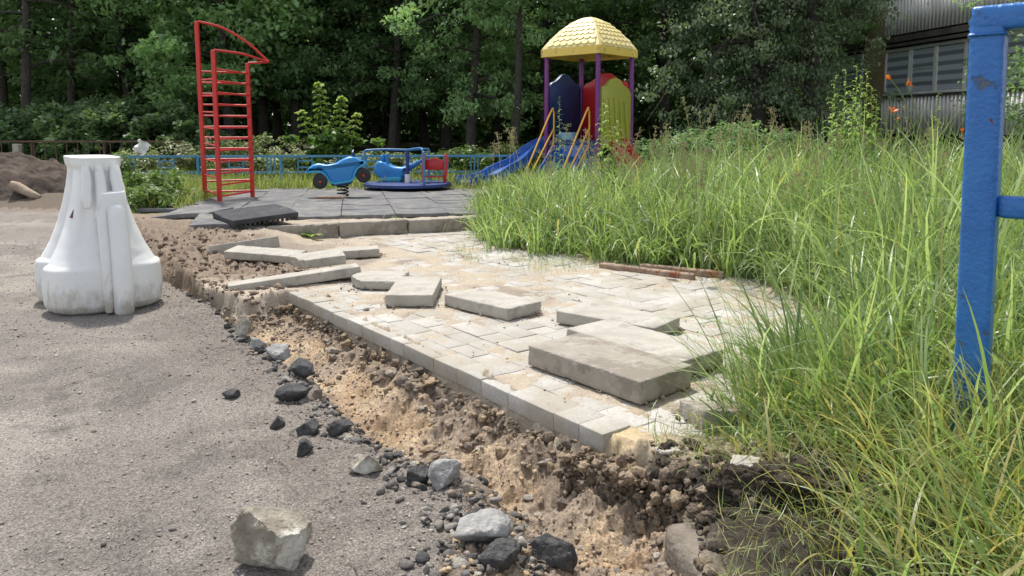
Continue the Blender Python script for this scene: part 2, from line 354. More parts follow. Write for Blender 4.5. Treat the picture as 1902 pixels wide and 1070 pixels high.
gsoil=np.array((.105,.085,.06))*np.ones_like(C); up=lerp(up,gsoil,ss(-.02,.25,rg+.25*(n2-.5)))
up=lerp(up,np.array((.045,.038,.03)),ss(2.2,1.95,Y+.3*(n2-.5))*ss(.35,.5,X))
up=lerp(up,np.array((.205,.155,.115)),ss(1.15,.45,dU+.6*(n2-.5))*ss(4.4,4.9,Y)*ss(-.9,-1.4,X)*.9); up=lerp(up,np.array((.06,.065,.03)),ss(9,12,Y)); up=lerp(up,np.array((.10,.12,.04)),ss(7.2,7.6,Y)*ss(-3.2,-3.6,X)*ss(16,11,Y)*ss(-5.2,-4.7,X)); up=lerp(up,np.array((.13,.105,.08)),ss(-4.7,-5.2,X)*ss(12,11.5,Y))
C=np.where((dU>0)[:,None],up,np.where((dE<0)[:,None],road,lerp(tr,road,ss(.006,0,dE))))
nr,na=len(rr),len(ang); I=np.arange(nr*na).reshape(nr,na)
F=np.stack([I[:-1,:-1],I[:-1,1:],I[1:,1:],I[1:,:-1]],-1).reshape(-1,4)
F=np.vstack([F,np.stack([I[:-1,-1],I[:-1,0],I[1:,0],I[1:,-1]],-1)])
F=F[:,::-1]
fx=dU[F].mean(1); fe=dE[F].mean(1)
V=np.stack([X,Y,Z],-1)
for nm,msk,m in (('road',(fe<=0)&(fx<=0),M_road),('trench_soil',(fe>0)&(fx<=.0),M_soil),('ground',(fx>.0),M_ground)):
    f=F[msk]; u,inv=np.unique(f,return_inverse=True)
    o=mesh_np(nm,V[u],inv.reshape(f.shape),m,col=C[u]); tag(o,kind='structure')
print('terrain',len(V))
# ------------------------------------------------------------------ pavers
K0=np.array(at(533,541,.06)[:2]); K1=np.array(at(1212,852,.06)[:2]); ke=(K1-K0)/np.linalg.norm(K1-K0); kn=np.array((-ke[1],ke[0]))
def rbox(sx,sy,sz,r=.004,nx=2,ny=2,nz=1,jit=0,seed=0,chip=0):
    """rounded, slightly worn box as V,F arrays; origin at its centre"""
    def axis(n,h): return np.concatenate([[-h,-h+r],np.linspace(-h+r,h-r,n+1)[1:-1],[h-r,h]])
    ax=[axis(nx,sx/2),axis(ny,sy/2),axis(nz,sz/2)]; idx={};V=[];F=[]
    def vid(i,j,k):
        if (i,j,k) not in idx: idx[(i,j,k)]=len(V); V.append((ax[0][i],ax[1][j],ax[2][k]))
        return idx[(i,j,k)]
    a,b,c=[len(q)-1 for q in ax]
    for i in range(a):
        for j in range(b):
            F.append((vid(i,j,c),vid(i+1,j,c),vid(i+1,j+1,c),vid(i,j+1,c))); F.append((vid(i,j,0),vid(i,j+1,0),vid(i+1,j+1,0),vid(i+1,j,0)))
    for i in range(a):
        for k in range(c):
            F.append((vid(i,0,k),vid(i+1,0,k),vid(i+1,0,k+1),vid(i,0,k+1))); F.append((vid(i,b,k),vid(i,b,k+1),vid(i+1,b,k+1),vid(i+1,b,k)))
    for j in range(b):
        for k in range(c):
            F.append((vid(0,j,k),vid(0,j,k+1),vid(0,j+1,k+1),vid(0,j+1,k))); F.append((vid(a,j,k),vid(a,j+1,k),vid(a,j+1,k+1),vid(a,j,k+1)))
    V=np.array(V);F=np.array(F); H=np.array((sx,sy,sz))/2-r
    c_=np.clip(V,-H,H); d=V-c_; L=np.linalg.norm(d,axis=1,keepdims=True)+1e-9; V=c_+d/L*np.minimum(L,r)
    if chip:
        e=np.sort(np.array((sx,sy,sz))/2-np.abs(V),axis=1)  # distance to the two nearest faces
        edge=np.exp(-(e[:,0]+e[:,1])/.012)
        n=np.array([mn.fractal((v*28+Vector((seed*3.1,0,0))) if False else Vector(v)*24+Vector((seed*3.1,1,2)),.8,2,4) for v in V])
        big=np.array([mn.noise(Vector(v)*7+Vector((seed*1.7,5,2))) for v in V])
        amt=np.clip(n+.6*big,0,1)*chip*edge
        V=V*(1-amt[:,None]/np.maximum(np.linalg.norm(V,axis=1,keepdims=True),.02))
        V=V+ (n*jit)[:,None]*np.sign(V)*.5
    return V,F
PV=[];PF=[];pn=0;prnd=[]
rp=random.Random(5)
n_=0.0
def paver_col(t,g):
    c=np.array((.44,.42,.385))*(.88+.2*t)
    return c
while n_<4.3:
    wd=rp.choice([.10,.125,.125]); s=-3.6+rp.random()*.2
    while s<4.2:
        L=rp.choice([.11,.125,.17,.25,.17])
        cx_,cy_=K0+ke*(s+L/2)+kn*(n_+wd/2); s0=s; s+=L
        if s0+L/2<.0 and n_<.1+1.2*min(1,-s0/1.0): continue
        if s0+L>2.97 : continue
        if n_<.12 and 2.60<s0+L/2<2.74 : continue
        if step_s(cx_,cy_)>-.05: continue
        if float(sdist(np.array([cx_]),np.array([cy_]),GB)[0])>.5: continue
        if float(sdist(np.array([cx_]),np.array([cy_]),U)[0])<.02: continue
        g=.0022; v,f=rbox(L-g,wd-g,.062,.0028,1,1,1)
        M=Matrix.Rotation(rp.gauss(0,.006),3,'X')@Matrix.Rotation(rp.gauss(0,.004),3,'Y')@Matrix.Rotation(rp.gauss(0,.005),3,'Z')
        v=v@np.array(M).T; zz=.06-.031+rp.gauss(0,.0018)+.010*(vn(np.array([cx_*1.5]),np.array([cy_*1.5]),4)[0]-.5)
        w_=np.stack([cx_+v[:,0]*ke[0]+v[:,1]*kn[0], cy_+v[:,0]*ke[1]+v[:,1]*kn[1], zz+v[:,2]],-1)
        PV.append(w_);PF.append(f+pn);pn+=len(w_); t=rp.random()
        prnd.append(np.tile(paver_col(t,0),(len(w_),1)))
    n_+=wd
M_pave=ground_mat('paver concrete',.16,110,.5,160,.003)
# dust and dirt stains on the pavers
_t=M_pave.node_tree;_b=_t.nodes['Principled BSDF'];_src=_b.inputs['Base Color'].links[0].from_socket
_tc=_t.nodes.new('ShaderNodeTexCoord');_n=_t.nodes.new('ShaderNodeTexNoise');_n.inputs['Scale'].default_value=3.2;_n.inputs['Detail'].default_value=9;_n.inputs['Roughness'].default_value=.68
_t.links.new(_tc.outputs['Object'],_n.inputs['Vector']);_r=_t.nodes.new('ShaderNodeValToRGB');_r.color_ramp.elements[0].position=.40;_r.color_ramp.elements[1].position=.66
_t.links.new(_n.outputs['Fac'],_r.inputs[0]);_m=_t.nodes.new('ShaderNodeMix');_m.data_type='RGBA';_m.inputs[7].default_value=(.33,.295,.235,1);_t.links.new(_r.outputs[0],_m.inputs[0]);_t.links.new(_src,_m.inputs[6]);_t.links.new(_m.outputs[2],_b.inputs['Base Color'])
o=mesh_np('pavement',np.vstack(PV),np.vstack(PF),M_pave,col=np.vstack(prnd),smooth=False); tag(o,kind='structure')
# ------------------------------------------------------------------ loose slabs
def slab(name,label,c,L,Wd,T,rot,tilt=(0,0),m=M_conc,cut=None,seed=0,group='loose concrete slabs',cat='slab',chip=.015,nx=30):
    """c: centre of the underside"""
    v,f=rbox(L,Wd,T,.005,nx,int(nx*Wd/L)+2,5,jit=.0025,seed=seed,chip=chip)
    if cut:   # broken end: plane (nx,ny,d) with a ragged surface
        for (px_,py_,dd) in cut:
            q=v[:,0]*px_+v[:,1]*py_-dd
            q=q+np.array([.010*mn.fractal(Vector(p)*18+Vector((seed,0,0)),.8,2,3)*1.5 for p in v])
            ex=np.clip(q,0,None); v[:,0]-=ex*px_; v[:,1]-=ex*py_
    o=mesh_np(name,v,f,m,smooth=True)
    o.location=(c[0],c[1],c[2]+T/2); o.rotation_euler=(Matrix.Rotation(rot,3,'Z')@Matrix.Rotation(tilt[0],3,'X')@Matrix.Rotation(tilt[1],3,'Y')).to_euler()
    return tag(o,label,cat,group)
def slabpx(label,q,zt,T,**k):
    """q: four photo corners of the top face (near-left, near corner, right, far), zt height of the top"""
    P=[np.array(at(u,v,zt)) for u,v in q]; c=sum(P)/4; l=(P[1]-P[0]+P[2]-P[3])/2; wv=(P[3]-P[0]+P[2]-P[1])/2
    L=np.linalg.norm(l[:2]);Wd=np.linalg.norm(wv[:2])
    return slab(k.pop('name','concrete_slab'),label,(c[0],c[1],zt-T),L,Wd,T,math.atan2(l[1],l[0]),**k)
slabpx('nearest concrete slab, dirt covered top with a dark hollow on its end',[(974,640),(1187,707),(1291,680),(1082,618)],.148,.082,m=M_concd,seed=1,nx=44)
slabpx('pale clean slab lying behind the dirt covered slab, leaning on it',[(1052,608),(1258,674),(1347,648),(1132,592)],.136,.068,seed=2,nx=40)
slabpx('pale slab partly hidden behind two nearer slabs, farthest right of the slabs',[(1018,573),(1203,606),(1278,592),(1100,563)],.128,.062,seed=3,nx=40)
slabpx('long pale slab with its chipped corner pointing at the trench, right of the squarish end-on slab',[(819,545),(936,571),(1015,562),(893,535)],.126,.062,seed=4,nx=36)
slabpx('slab seen end-on with its short face to the camera, beside the broken slab',[(723,548),(813,548),(813,513),(734,513)],.128,.064,seed=5,nx=30)
slabpx('broken slab with a ragged rough end, left of the end-on slab',[(634,520),(725,524),(772,503),(672,503)],.115,.05,seed=6,cut=[(-.8,-.6,.14)],m=M_conc,chip=.03,nx=32)
# tumbled kerb pieces further back
def piece(label,u,v,z,L,Wd,T,rot,tilt,seed,m=M_conc,cut=None,name='concrete_slab'):
    p=at(u,v,z); return slab(name,label,p,L,Wd,T,rot,tilt,m=m,seed=seed,cut=cut,chip=.02,nx=28)
piece('narrow slab tilted up on its edge at the head of the trench, next to the long low kerb',455,468,.08,.50,.11,.085,R(18),(R(-8),R(-6)),11)
piece('pale slab lying flat on the sand pile, left end towards the trench',495,480,.085,.54,.2,.055,R(-8),(R(4),R(3)),12)
piece('rough broken slab lying across the top of the tumbled pile',590,490,.115,.34,.2,.06,R(22),(R(5),R(-4)),13,cut=[(-.9,-.4,.13)])
piece('long slab at the bottom of the tumbled pile, one end jutting over the trench',549,527,.055,.78,.16,.06,R(21),(R(-2),R(-5)),14)
piece('small slab lying on the pavement to the right of the tumbled pile',664,476,.06,.32,.18,.06,R(12),(0,R(-2)),15)
piece('dirty half buried slab at the edge of the near grass tuft',1338,800,.022,.22,.17,.085,R(15),(R(-9),R(6)),16,m=M_concd)
piece('thin pale chip of concrete lying on the sand near the end of the kerb',1240,840,.058,.07,.045,.012,R(10),(0,0),17)
piece('grey flake of stone lying on the dark earth beside the grass',1385,868,.09,.08,.06,.02,R(-20),(R(10),0),18)
# sand and crumbs swept up round the slabs
q=[];gq=np.random.default_rng(21)
for o_ in [o_ for o_ in bpy.data.objects if o_.name.startswith('concrete_slab')]:
    dm=o_.dimensions; M_=o_.rotation_euler.to_matrix(); 
    for _ in range(110):
        e=gq.integers(4); t=gq.uniform(-.5,.5); off=abs(gq.normal(0,.018)); p_=Vector(((t*dm.x),(dm.y/2+off)*(1 if e%2 else -1),0)) if e<2 else Vector(((dm.x/2+off)*(1 if e%2 else -1),t*dm.y,0)); p_=M_@p_; q.append((o_.location.x+p_.x,o_.location.y+p_.y))
SLABQ=np.array(q)
# low kerb step behind the pavement
g=0
for k in range(6):
    a=STEP_A+STEP_D*(k*.62-.05); mid=a+STEP_D*.305
    lab=['broken leftmost kerb stone of the low step below the matting','second kerb stone of the low step, behind the dandelion leaves','third kerb stone from the left in the low step','fourth kerb stone of the low step, just before the tall grass','fifth kerb stone of the low step, half buried in tall grass','farthest right kerb stone of the low step, deep in grass'][k]
    v,f=rbox(.61,.085,.13,.008,20,4,6,jit=.003,seed=30+k,chip=.022 if k else .06)
    o=mesh_np('kerb_stone',v,f,M_concd); o.location=(mid[0],mid[1],.118+.004*math.sin(k*2.1)); o.rotation_euler=(0,.006*math.sin(k*3),math.atan2(STEP_D[1],STEP_D[0])+.01*math.sin(k))
    tag(o,lab,'kerb','kerb stones of the low step')
# wooden beams by the grass
for i,(ua,va,ub,vb,zz,lab) in enumerate([(1115,494,1290,516,.07,'brown weathered beam lying along the front edge of the tall grass'),(1190,496,1345,512,.075,'rusty brown beam lying right behind the front beam, half under the grass')]):
    a=Vector(at(ua,va,zz)); b=Vector(at(ub,vb,zz)); d=b-a
    v,f=rbox(d.length,.055,.05,.01,30,4,4,jit=.005,seed=50+i,chip=.03); o=mesh_np('wooden_beam',v,f,M_wood); o.location=(a+b)/2; o.rotation_euler=(0,0,math.atan2(d.y,d.x)); tag(o,lab,'beam','old beams at the grass edge')
# ------------------------------------------------------------------ rubber matting
def matz(x,y):
    return terrain(np.asarray(x,float)*1.,np.asarray(y,float)*1.)*0+ (.200-.045*ss(7.5,10.5,np.asarray(y,float))+.022*(fbm(np.asarray(x,float),np.asarray(y,float),1.1,3,81)-.5)+.008*(fbm(np.asarray(x,float),np.asarray(y,float),5,2,82)-.5))
MV=[];MF=[];mnn=0
md=np.array((math.cos(R(12)),math.sin(R(12)))); mnrm=np.array((-md[1],md[0])); MO=np.array((-3.05,6.62))
for i in range(-1,13):
    for j in range(0,9):
        c=MO+md*(i*.5+.25)+mnrm*(j*.5+.25)
        if c[1]>10.75 or c[0]<-4.0+.05*j or c[0]>2.6: continue
        if step_s(c[0],c[1])<.17 and i>=2: continue
        if i<2 and j==0: continue
        if i<0 and j<2 : continue
        v,f=rbox(.494,.494,.036,.005,9,9,1); x=c[0]+v[:,0]*md[0]+v[:,1]*mnrm[0]; y=c[1]+v[:,0]*md[1]+v[:,1]*mnrm[1]
        tl=rp.gauss(0,.011)*v[:,0]+rp.gauss(0,.011)*v[:,1]+.010*(np.abs(v[:,0])*4)**3*rp.random()
        z=matz(x,y)+v[:,2]-.018+tl+rp.gauss(0,.002)
        MV.append(np.stack([x,y,z],-1));MF.append(f+mnn);mnn+=len(v)
o=mesh_np('rubber_matting',np.vstack(MV),np.vstack(MF),M_rub,smooth=False); tag(o,kind='structure')
def rmat(label,c,rot,tilt,sz=.5,seed=0,m=M_rubd,nm='rubber_mat'):
    v,f=rbox(sz,sz,.042,.004,12,12,2); v[:,2]+=.014*np.sin(v[:,0]*7+seed)*np.cos(v[:,1]*5+seed)
    b=MB().add(v,[tuple(q) for q in f])
    for k in range(14):           # studs on the underside
        t=-sz/2+.02+k*(sz-.04)/13
        for s_ in (-1,1): b.box((t,s_*(sz/2-.012),-.03),(.018,.02,.024)); b.box((s_*(sz/2-.012),t,-.03),(.02,.018,.024))
    o=b.build(nm,m,smooth=True); o.location=c; o.rotation_euler=(tilt[0],tilt[1],rot); return tag(o,label,'rubber mat','loose rubber mats')
p=at(478,398,.26); rmat('black rubber mat lying loose on top of the others with its studded underside showing',(p[0]-.02,p[1],.262),R(38),(R(3),R(-3)),.56)
p=at(420,414,.2); rmat('grey dusty rubber mat sticking out over the washed out bank',(p[0],p[1]+.12,.197),R(14),(R(3.5),R(2)),.6,2,M_rub)
p=at(350,398,.2); rmat('grey rubber mat at the far left corner beside the weeds',(p[0],p[1]+.1,.195),R(-6),(R(1),R(-3)),.55,4,M_rub)
# ------------------------------------------------------------------ stones
def rock_mesh(name,size,seed,m,parent=None,sub=4,cuts=13,rough=.07):
    bm=bmesh.new(); bmesh.ops.create_icosphere(bm,subdivisions=sub,radius=1); rg_=random.Random(seed)
    P=[]
    for _ in range(cuts):
        n=Vector((rg_.gauss(0,1),rg_.gauss(0,1),rg_.gauss(0,.8))).normalized(); P.append((n,rg_.uniform(.50,.82)))
    off=Vector((seed*2.3,seed*.7,0))
    for v in bm.verts:
        p=v.co.copy()
        for n,d in P:
            q=p.dot(n)-d
            if q>0: p-=n*q
        p*=1.12+rough*1.5*mn.fractal(p*2.6+off,.7,2,6)+rough*.35*mn.fractal(p*14+off,.5,2,3)
        v.co=Vector((p.x*size[0],p.y*size[1],p.z*size[2]))
    me=bpy.data.meshes.new(name); bm.to_mesh(me); bm.free(); me.materials.append(m)
    for f in me.polygons: f.use_smooth=True
    o=bpy.data.objects.new(name,me); COL.objects.link(o)
    if parent: o.parent=parent
    return o
def stone(name,label,u,v,wpx,hpx,m,seed,rot=0,dep=1.0,cat='stone',group='stones and asphalt chunks beside the trench',z=0,tilt=0,sink=.12,sub=4):
    """(u,v): the photo point where its near foot touches the ground"""
    p=at(u,v,z); z0=tz(p[0],p[1]); p=at(u,v,z0); d=math.hypot(p[0],p[1]); k=math.hypot(d,1)/FPX
    sx=wpx*k/2*1.18; sz=hpx*k/2*1.15; sy=sx*dep
    o=rock_mesh(name,(sx,sy,sz),seed,m,sub=sub); o.rotation_euler=(tilt,0,rot); Re=o.rotation_euler.to_matrix(); zs=sorted((Re@v_.co).z for v_ in o.data.vertices); hh_=zs[-1]-zs[0]; o.location=(p[0],p[1]+sy*.55,z0-zs[0]-(sink+.07)*hh_)
    return tag(o,label,cat,group)
stone('rock','large pale angular rock lying alone on the road in the foreground',494,1062,108,118,M_rock,8,R(30),.95,'rock',tilt=R(10),sink=.14,sub=5)
stone('stone','grey broken stone with a pale top, the upper of three by the trench mouth',890,1012,84,50,M_rockg,21,R(10),.8)
stone('asphalt_chunk','dark rounded asphalt chunk between the grey stone and the longest black chunk',930,1058,68,54,M_asph,22,R(40),.8,'asphalt chunk')
stone('asphalt_chunk','longest black asphalt chunk at the bottom edge of the photo',1012,1064,110,52,M_asph,23,R(-5),.55,'asphalt chunk')
stone('stone','light grey pointed stone on the rim of the trench',822,905,62,40,M_rockg,24,R(30),.7)
stone('stone','brownish rounded stone on the rubble, left of the light grey pointed stone',674,880,50,40,M_rock,25,R(0),.8)
stone('asphalt_chunk','round black asphalt lump, the largest of the small cluster by the trench',628,812,40,30,M_asph,26,R(0),.8,'asphalt chunk')
stone('asphalt_chunk','small black asphalt lump just left of the round one',572,808,36,24,M_asph,27,R(30),.8,'asphalt chunk')
stone('asphalt_chunk','black asphalt lump nearest the camera in the small cluster',563,845,34,24,M_asph,28,R(60),.8,'asphalt chunk')
stone('asphalt_chunk','small black asphalt lump at the left end of the cluster',513,797,24,22,M_asph,29,R(60),.8,'asphalt chunk')
stone('asphalt_chunk','flat topped asphalt chunk alone on the road above the cluster',535,747,48,30,M_asph,30,R(5),.7,'asphalt chunk')
stone('asphalt_chunk','black blocky asphalt chunk wedged in the broken road edge',558,702,46,36,M_asph,31,R(-30),.8,'asphalt chunk')
stone('stone','long flat pale stone on the road edge above the blocky chunk',517,668,56,24,M_rockg,32,R(-30),.5)
stone('stone','round grey stone in the broken road edge',478,650,28,22,M_rockg,33,R(0),.8)
stone('stone','upright pale stone in the broken road edge',447,626,26,36,M_rock,34,R(0),.7)
stone('stone','small pale stone at the far end of the broken road edge',429,588,22,20,M_rock,35,R(0),.8)
stone('asphalt_chunk','dark asphalt lump on the rubble left of the light grey pointed stone',775,898,40,26,M_asph,36,R(10),.8,'asphalt chunk')
stone('asphalt_chunk','dark flake of asphalt lying flat at the left rim',428,742,28,14,M_asph,37,R(10),.8,'asphalt chunk')
stone('stone','white pebble in front of the round black asphalt lump',645,818,22,13,M_rock,38,0,.8)
# earth lumps over the near block
for u,v,wp,hp,sd_,lab in [(1612,835,110,62,41,'large dark earth clod among the grass at the right'),(1640,905,80,50,42,'dark hollow earth clod below the large one'),(1500,930,130,60,43,'lump of black earth crumbling over the cut bank'),(1380,930,110,60,44,'lump of black earth on top of the clay face')]:
    p=at(u,v,.06); k=math.hypot(*p[:2],1)/FPX; z0=tz(p[0],p[1]); o=rock_mesh('earth_clod',(wp*k/2*1.1,wp*k/2*.8,hp*k/2),sd_,M_dsoil,cuts=4,rough=.28,sub=5); o.location=(p[0],p[1],z0+.005); tag(o,lab,'earth clod','dark earth clods on the cut bank')
# ------------------------------------------------------------------ gravel and crumbs (uncountable)
def scatter(name,xy,size,cols,m,sub=1,seed=0,flat=.7,lift=.25,lumpy=False,dz=None,smooth=True):
    bm=bmesh.new(); bmesh.ops.create_icosphere(bm,subdivisions=sub,radius=1); bv0=np.array([v.co for v in bm.verts]); bf=np.array([[v.index for v in f.verts] for f in bm.faces]); bm.free()
    n=len(xy); g=np.random.default_rng(seed); B=len(bv0); pr=[]
    for k in range(14):
        q=bv0.copy()
        for _ in range(7 if not lumpy else 3):
            nn=g.standard_normal(3); nn/=np.linalg.norm(nn); e=np.clip(q@nn-g.uniform(.35,.8),0,None); q=q-e[:,None]*nn
        f_=np.array([mn.fractal(Vector(p)*(2.3 if lumpy else 1.2)+Vector((k*3.,seed,0)),.55,2,5) for p in bv0]); pr.append(q*(1.1+(.42 if lumpy else .15)*f_[:,None]))
    pr=np.array(pr); V=pr[g.integers(0,14,n)]
    sc=np.stack([g.uniform(.7,1.3,n),g.uniform(.6,1.1,n),flat*g.uniform(.6,1.1,n)],-1)*size[:,None]; V=V*sc[:,None,:]
    a=g.uniform(0,6.28,n); c,s_=np.cos(a)[:,None],np.sin(a)[:,None]; x=V[...,0]*c-V[...,1]*s_; y=V[...,0]*s_+V[...,1]*c
    z=V[...,2]+((tzv(xy[:,0],xy[:,1]) if dz is None else dz)+size*lift)[:,None]
    V=np.stack([x+xy[:,:1],y+xy[:,1:],z],-1).reshape(-1,3); F=(bf[None]+(np.arange(n)*B)[:,None,None]).reshape(-1,3)
    o=mesh_np(name,V,F,m,col=np.repeat(cols,B,0),smooth=smooth); return tag(o,kind='stuff')
g=np.random.default_rng(3)
def along(n,lo,hi,P,sp,ymax=6.5):
    """points spread along polyline P at signed offsets"""
    out=[]
    seg=[i for i in range(len(P)-1) if P[i][1]<ymax+1.5 and P[i][1]>.9]
    L=np.array([np.linalg.norm(P[i+1]-P[i]) for i in seg]); pr=L/L.sum(); k=g.choice(len(seg),n,p=pr); t=g.random(n)
    A=np.array([P[seg[i]] for i in k]);B=np.array([P[seg[i]+1] for i in k]); d=B-A; d/=np.linalg.norm(d,axis=1,keepdims=True)
    nrm=np.stack([-d[:,1],d[:,0]],-1); off=lo+(hi-lo)*g.random(n)**sp
    return A+(B-A)*t[:,None]+nrm*off[:,None]
pal=np.array([(.36,.33,.29),(.28,.25,.22),(.19,.175,.16),(.09,.088,.085),(.44,.41,.36),(.33,.27,.21)])
# gravel on the road, dense at the broken edge and sparse far from it
xy=np.vstack([along(9000,.03,-1.0,E_,1.7),along(3500,.05,-.25,E_,1.2),np.stack([g.uniform(-3.2,.1,2600),g.uniform(1.4,5.5,2600)],-1)])
m=sdist(xy[:,0],xy[:,1],E_)<.03; xy=xy[m]; sz=.0016+.0055*g.random(len(xy))**4+ .006*(g.random(len(xy))<.012)
scatter('gravel',xy,sz,pal[g.choice(6,len(xy),p=[.25,.22,.12,.05,.26,.1])],M_clod,seed=5,smooth=False)
# crumbs of soil in the trench and on the wall
xy=np.vstack([along(11000,.0,-.75,U[9:],1.1,5),along(3500,.0,.4,E_[8:],1,5),along(2600,.0,-.9,U[5:10],1,8)])
m=(sdist(xy[:,0],xy[:,1],E_)>0)&(sdist(xy[:,0],xy[:,1],U)<-.005); xy=xy[m]; n=len(xy); sz=.0016+.009*g.random(n)**7
ps=np.array([(.46,.34,.21),(.36,.28,.20),(.28,.22,.17),(.52,.40,.26),(.13,.105,.085),(.42,.37,.31)])
scatter('soil_crumbs',xy,sz,ps[g.choice(6,n,p=[.24,.24,.2,.12,.1,.1])],M_clod,seed=6,flat=.8,sub=2,lumpy=True)
# bigger lumps of earth hanging on the cut wall and lying at its foot
W1=along(210,-.005,-.13,U[9:],1.0,5.2); W2_=along(60,-.05,-.5,U[9:],1.3,5.2); W3=along(110,.1,-.7,U[5:11],1,8); W4=along(60,.02,.35,E_[8:],1.3,5)
xy=np.vstack([W1,W2_,W3,W4]); m=(sdist(xy[:,0],xy[:,1],E_)>0.01); idx=np.arange(len(xy))[m]; xy=xy[m]; n=len(xy); sz=.007+.024*g.random(n)**2.6; sz*=np.where(xy[:,1]>3.6,.75,1)
cl_=np.array([(.33,.26,.19),(.27,.215,.165),(.40,.30,.20),(.22,.18,.145),(.36,.31,.25)])
scatter('earth_clods',xy,sz,cl_[g.choice(5,n)],M_soil,seed=12,flat=.85,sub=3,lumpy=True,lift=.1)
def wall(n,seg,lo,hi,z0,z1,smax,cols,seed,ym=5.2,name='wall_clods',p=2.4):
    q=along(n,lo,hi,seg,1,ym); n=len(q); z=g.uniform(z0,z1,n); sz=.005+smax*g.random(n)**p
    return scatter(name,q,sz,cols[g.choice(len(cols),n)],M_soil,seed=seed,flat=.9,sub=3,lumpy=True,dz=z)
wc1=np.array([(.27,.21,.155),(.21,.165,.125),(.33,.25,.175),(.16,.13,.10),(.36,.28,.19)]); wc2=np.array([(.10,.08,.06),(.16,.125,.095),(.055,.045,.036),(.22,.17,.125)])
wall(900,U[9:],-.035,.010,-.11,-.010,.015,wc1,31,p=3)
wall(420,U[12:15],-.07,.02,-.12,.03,.016,wc1,32,name='bank_clods',p=3)
wall(520,U[13:17],-.02,.05,-.07,.055,.019,wc2,33,name='dark_bank_clods',p=2.6)
q=np.stack([g.uniform(-3.9,-1.3,5200),g.uniform(4.1,7.0,5200)],-1); dq=sdist(q[:,0],q[:,1],U); q=q[(dq>-.45)&(dq<.8*g.random(len(q)))&(step_s(q[:,0],q[:,1])<-.05)&(sdist(q[:,0],q[:,1],E_)>0)]; n=len(q); scatter('bank_crumbs',q,.004+.020*g.random(n)**3.2,np.array([(.23,.175,.13),(.20,.155,.115),(.30,.235,.17),(.17,.13,.10)])[g.choice(4,n)],M_soil,seed=36,flat=.8,sub=2,lumpy=True)
q=np.stack([g.uniform(.42,1.05,420),g.uniform(1.72,2.18,420)],-1); q=q[sdist(q[:,0],q[:,1],U)>.0]; n=len(q); scatter('topsoil_crumbs',q,.004+.020*g.random(n)**3,np.array([(.09,.072,.056),(.26,.20,.14),(.33,.26,.19),(.05,.04,.033)])[g.choice(4,n,p=[.4,.2,.15,.25])],M_soil,seed=34,flat=.8,sub=3,lumpy=True)
lip=along(700,-.03,.07,E_[8:],1,5.0); n=len(lip); scatter('asphalt_bits',lip,.004+.018*g.random(n)**3.0,np.array([(.045,.043,.042),(.09,.085,.08),(.17,.16,.15),(.03,.03,.03)])[g.choice(4,n,p=[.4,.25,.15,.2])],M_clod,seed=35,flat=.6,sub=2,smooth=False)
rb_=along(420,.06,-.10,E_[10:],1,3.2); rb2=np.stack([g.normal(-.02,.09,260),g.normal(1.78,.12,260)],-1); rb3=np.stack([g.normal(-.22,.12,160),g.normal(2.15,.12,160)],-1); xy=np.vstack([rb_,rb2,rb3]); n=len(xy)
scatter('rubble',xy,.005+.017*g.random(n)**2.5,pal[g.choice(6,n,p=[.2,.2,.2,.2,.1,.1])]*.8,M_clod,seed=13,flat=.75,sub=2,smooth=False)

# crumbs and grit on the pavement
K=np.stack([g.uniform(-2.6,2.6,2600),g.uniform(1.8,6.9,2600)],-1); m=(sdist(K[:,0],K[:,1],U)>.02)&(sdist(K[:,0],K[:,1],GB)<.1)&(step_s(K[:,0],K[:,1])<0); K=K[m]; n=len(K)
o=scatter('grit',K,.0018+.006*g.random(n)**4,ps[g.choice(6,n)]*.8,M_clod,seed=8); 
o.location.z=.010
n=len(SLABQ); o=scatter('slab_crumbs',SLABQ,.0015+.009*g.random(n)**3.5,ps[g.choice(6,n)]*.75,M_clod,seed=9,lumpy=True); o.location.z=.008
# ------------------------------------------------------------------ white plastic road barrier
M_bar=mat('barrier plastic',(.70,.71,.69),(.78,.78,.76),5,.42,.12,26,c3=(.58,.55,.49),c3amt=.33,c3scale=11,spec=.4)
_t=M_bar.node_tree;_b=_t.nodes['Principled BSDF'];_src=_b.inputs['Base Color'].links[0].from_socket;_N=_t.nodes.new;_L=_t.links.new
_tc=_N('ShaderNodeTexCoord');_sx=_N('ShaderNodeSeparateXYZ');_L(_tc.outputs['Object'],_sx.inputs[0]);_n=_N('ShaderNodeTexNoise');_n.inputs['Scale'].default_value=14;_n.inputs['Detail'].default_value=9;_n.inputs['Roughness'].default_value=.7
_mp=_N('ShaderNodeMapping');_mp.inputs['Scale'].default_value=(1,1,.45);_L(_tc.outputs['Object'],_mp.inputs[0]);_L(_mp.outputs[0],_n.inputs['Vector'])
_mr=_N('ShaderNodeMapRange');_mr.inputs[1].default_value=.30;_mr.inputs[2].default_value=.0;_mr.inputs[3].default_value=-.22;_mr.inputs[4].default_value=.20;_L(_sx.outputs[2],_mr.inputs[0])
_ad=_N('ShaderNodeMath');_ad.operation='ADD';_L(_n.outputs[0],_ad.inputs[0]);_L(_mr.outputs[0],_ad.inputs[1]);_rr=_N('ShaderNodeValToRGB');_rr.color_ramp.elements[0].position=.46;_rr.color_ramp.elements[1].position=.72;_rr.color_ramp.elements[1].color=(.75,.75,.75,1);_L(_ad.outputs[0],_rr.inputs[0])
_m=_N('ShaderNodeMix');_m.data_type='RGBA';_m.inputs[7].default_value=(.34,.29,.22,1);_L(_rr.outputs[0],_m.inputs[0]);_L(_src,_m.inputs[6]);_L(_m.outputs[2],_b.inputs['Base Color'])
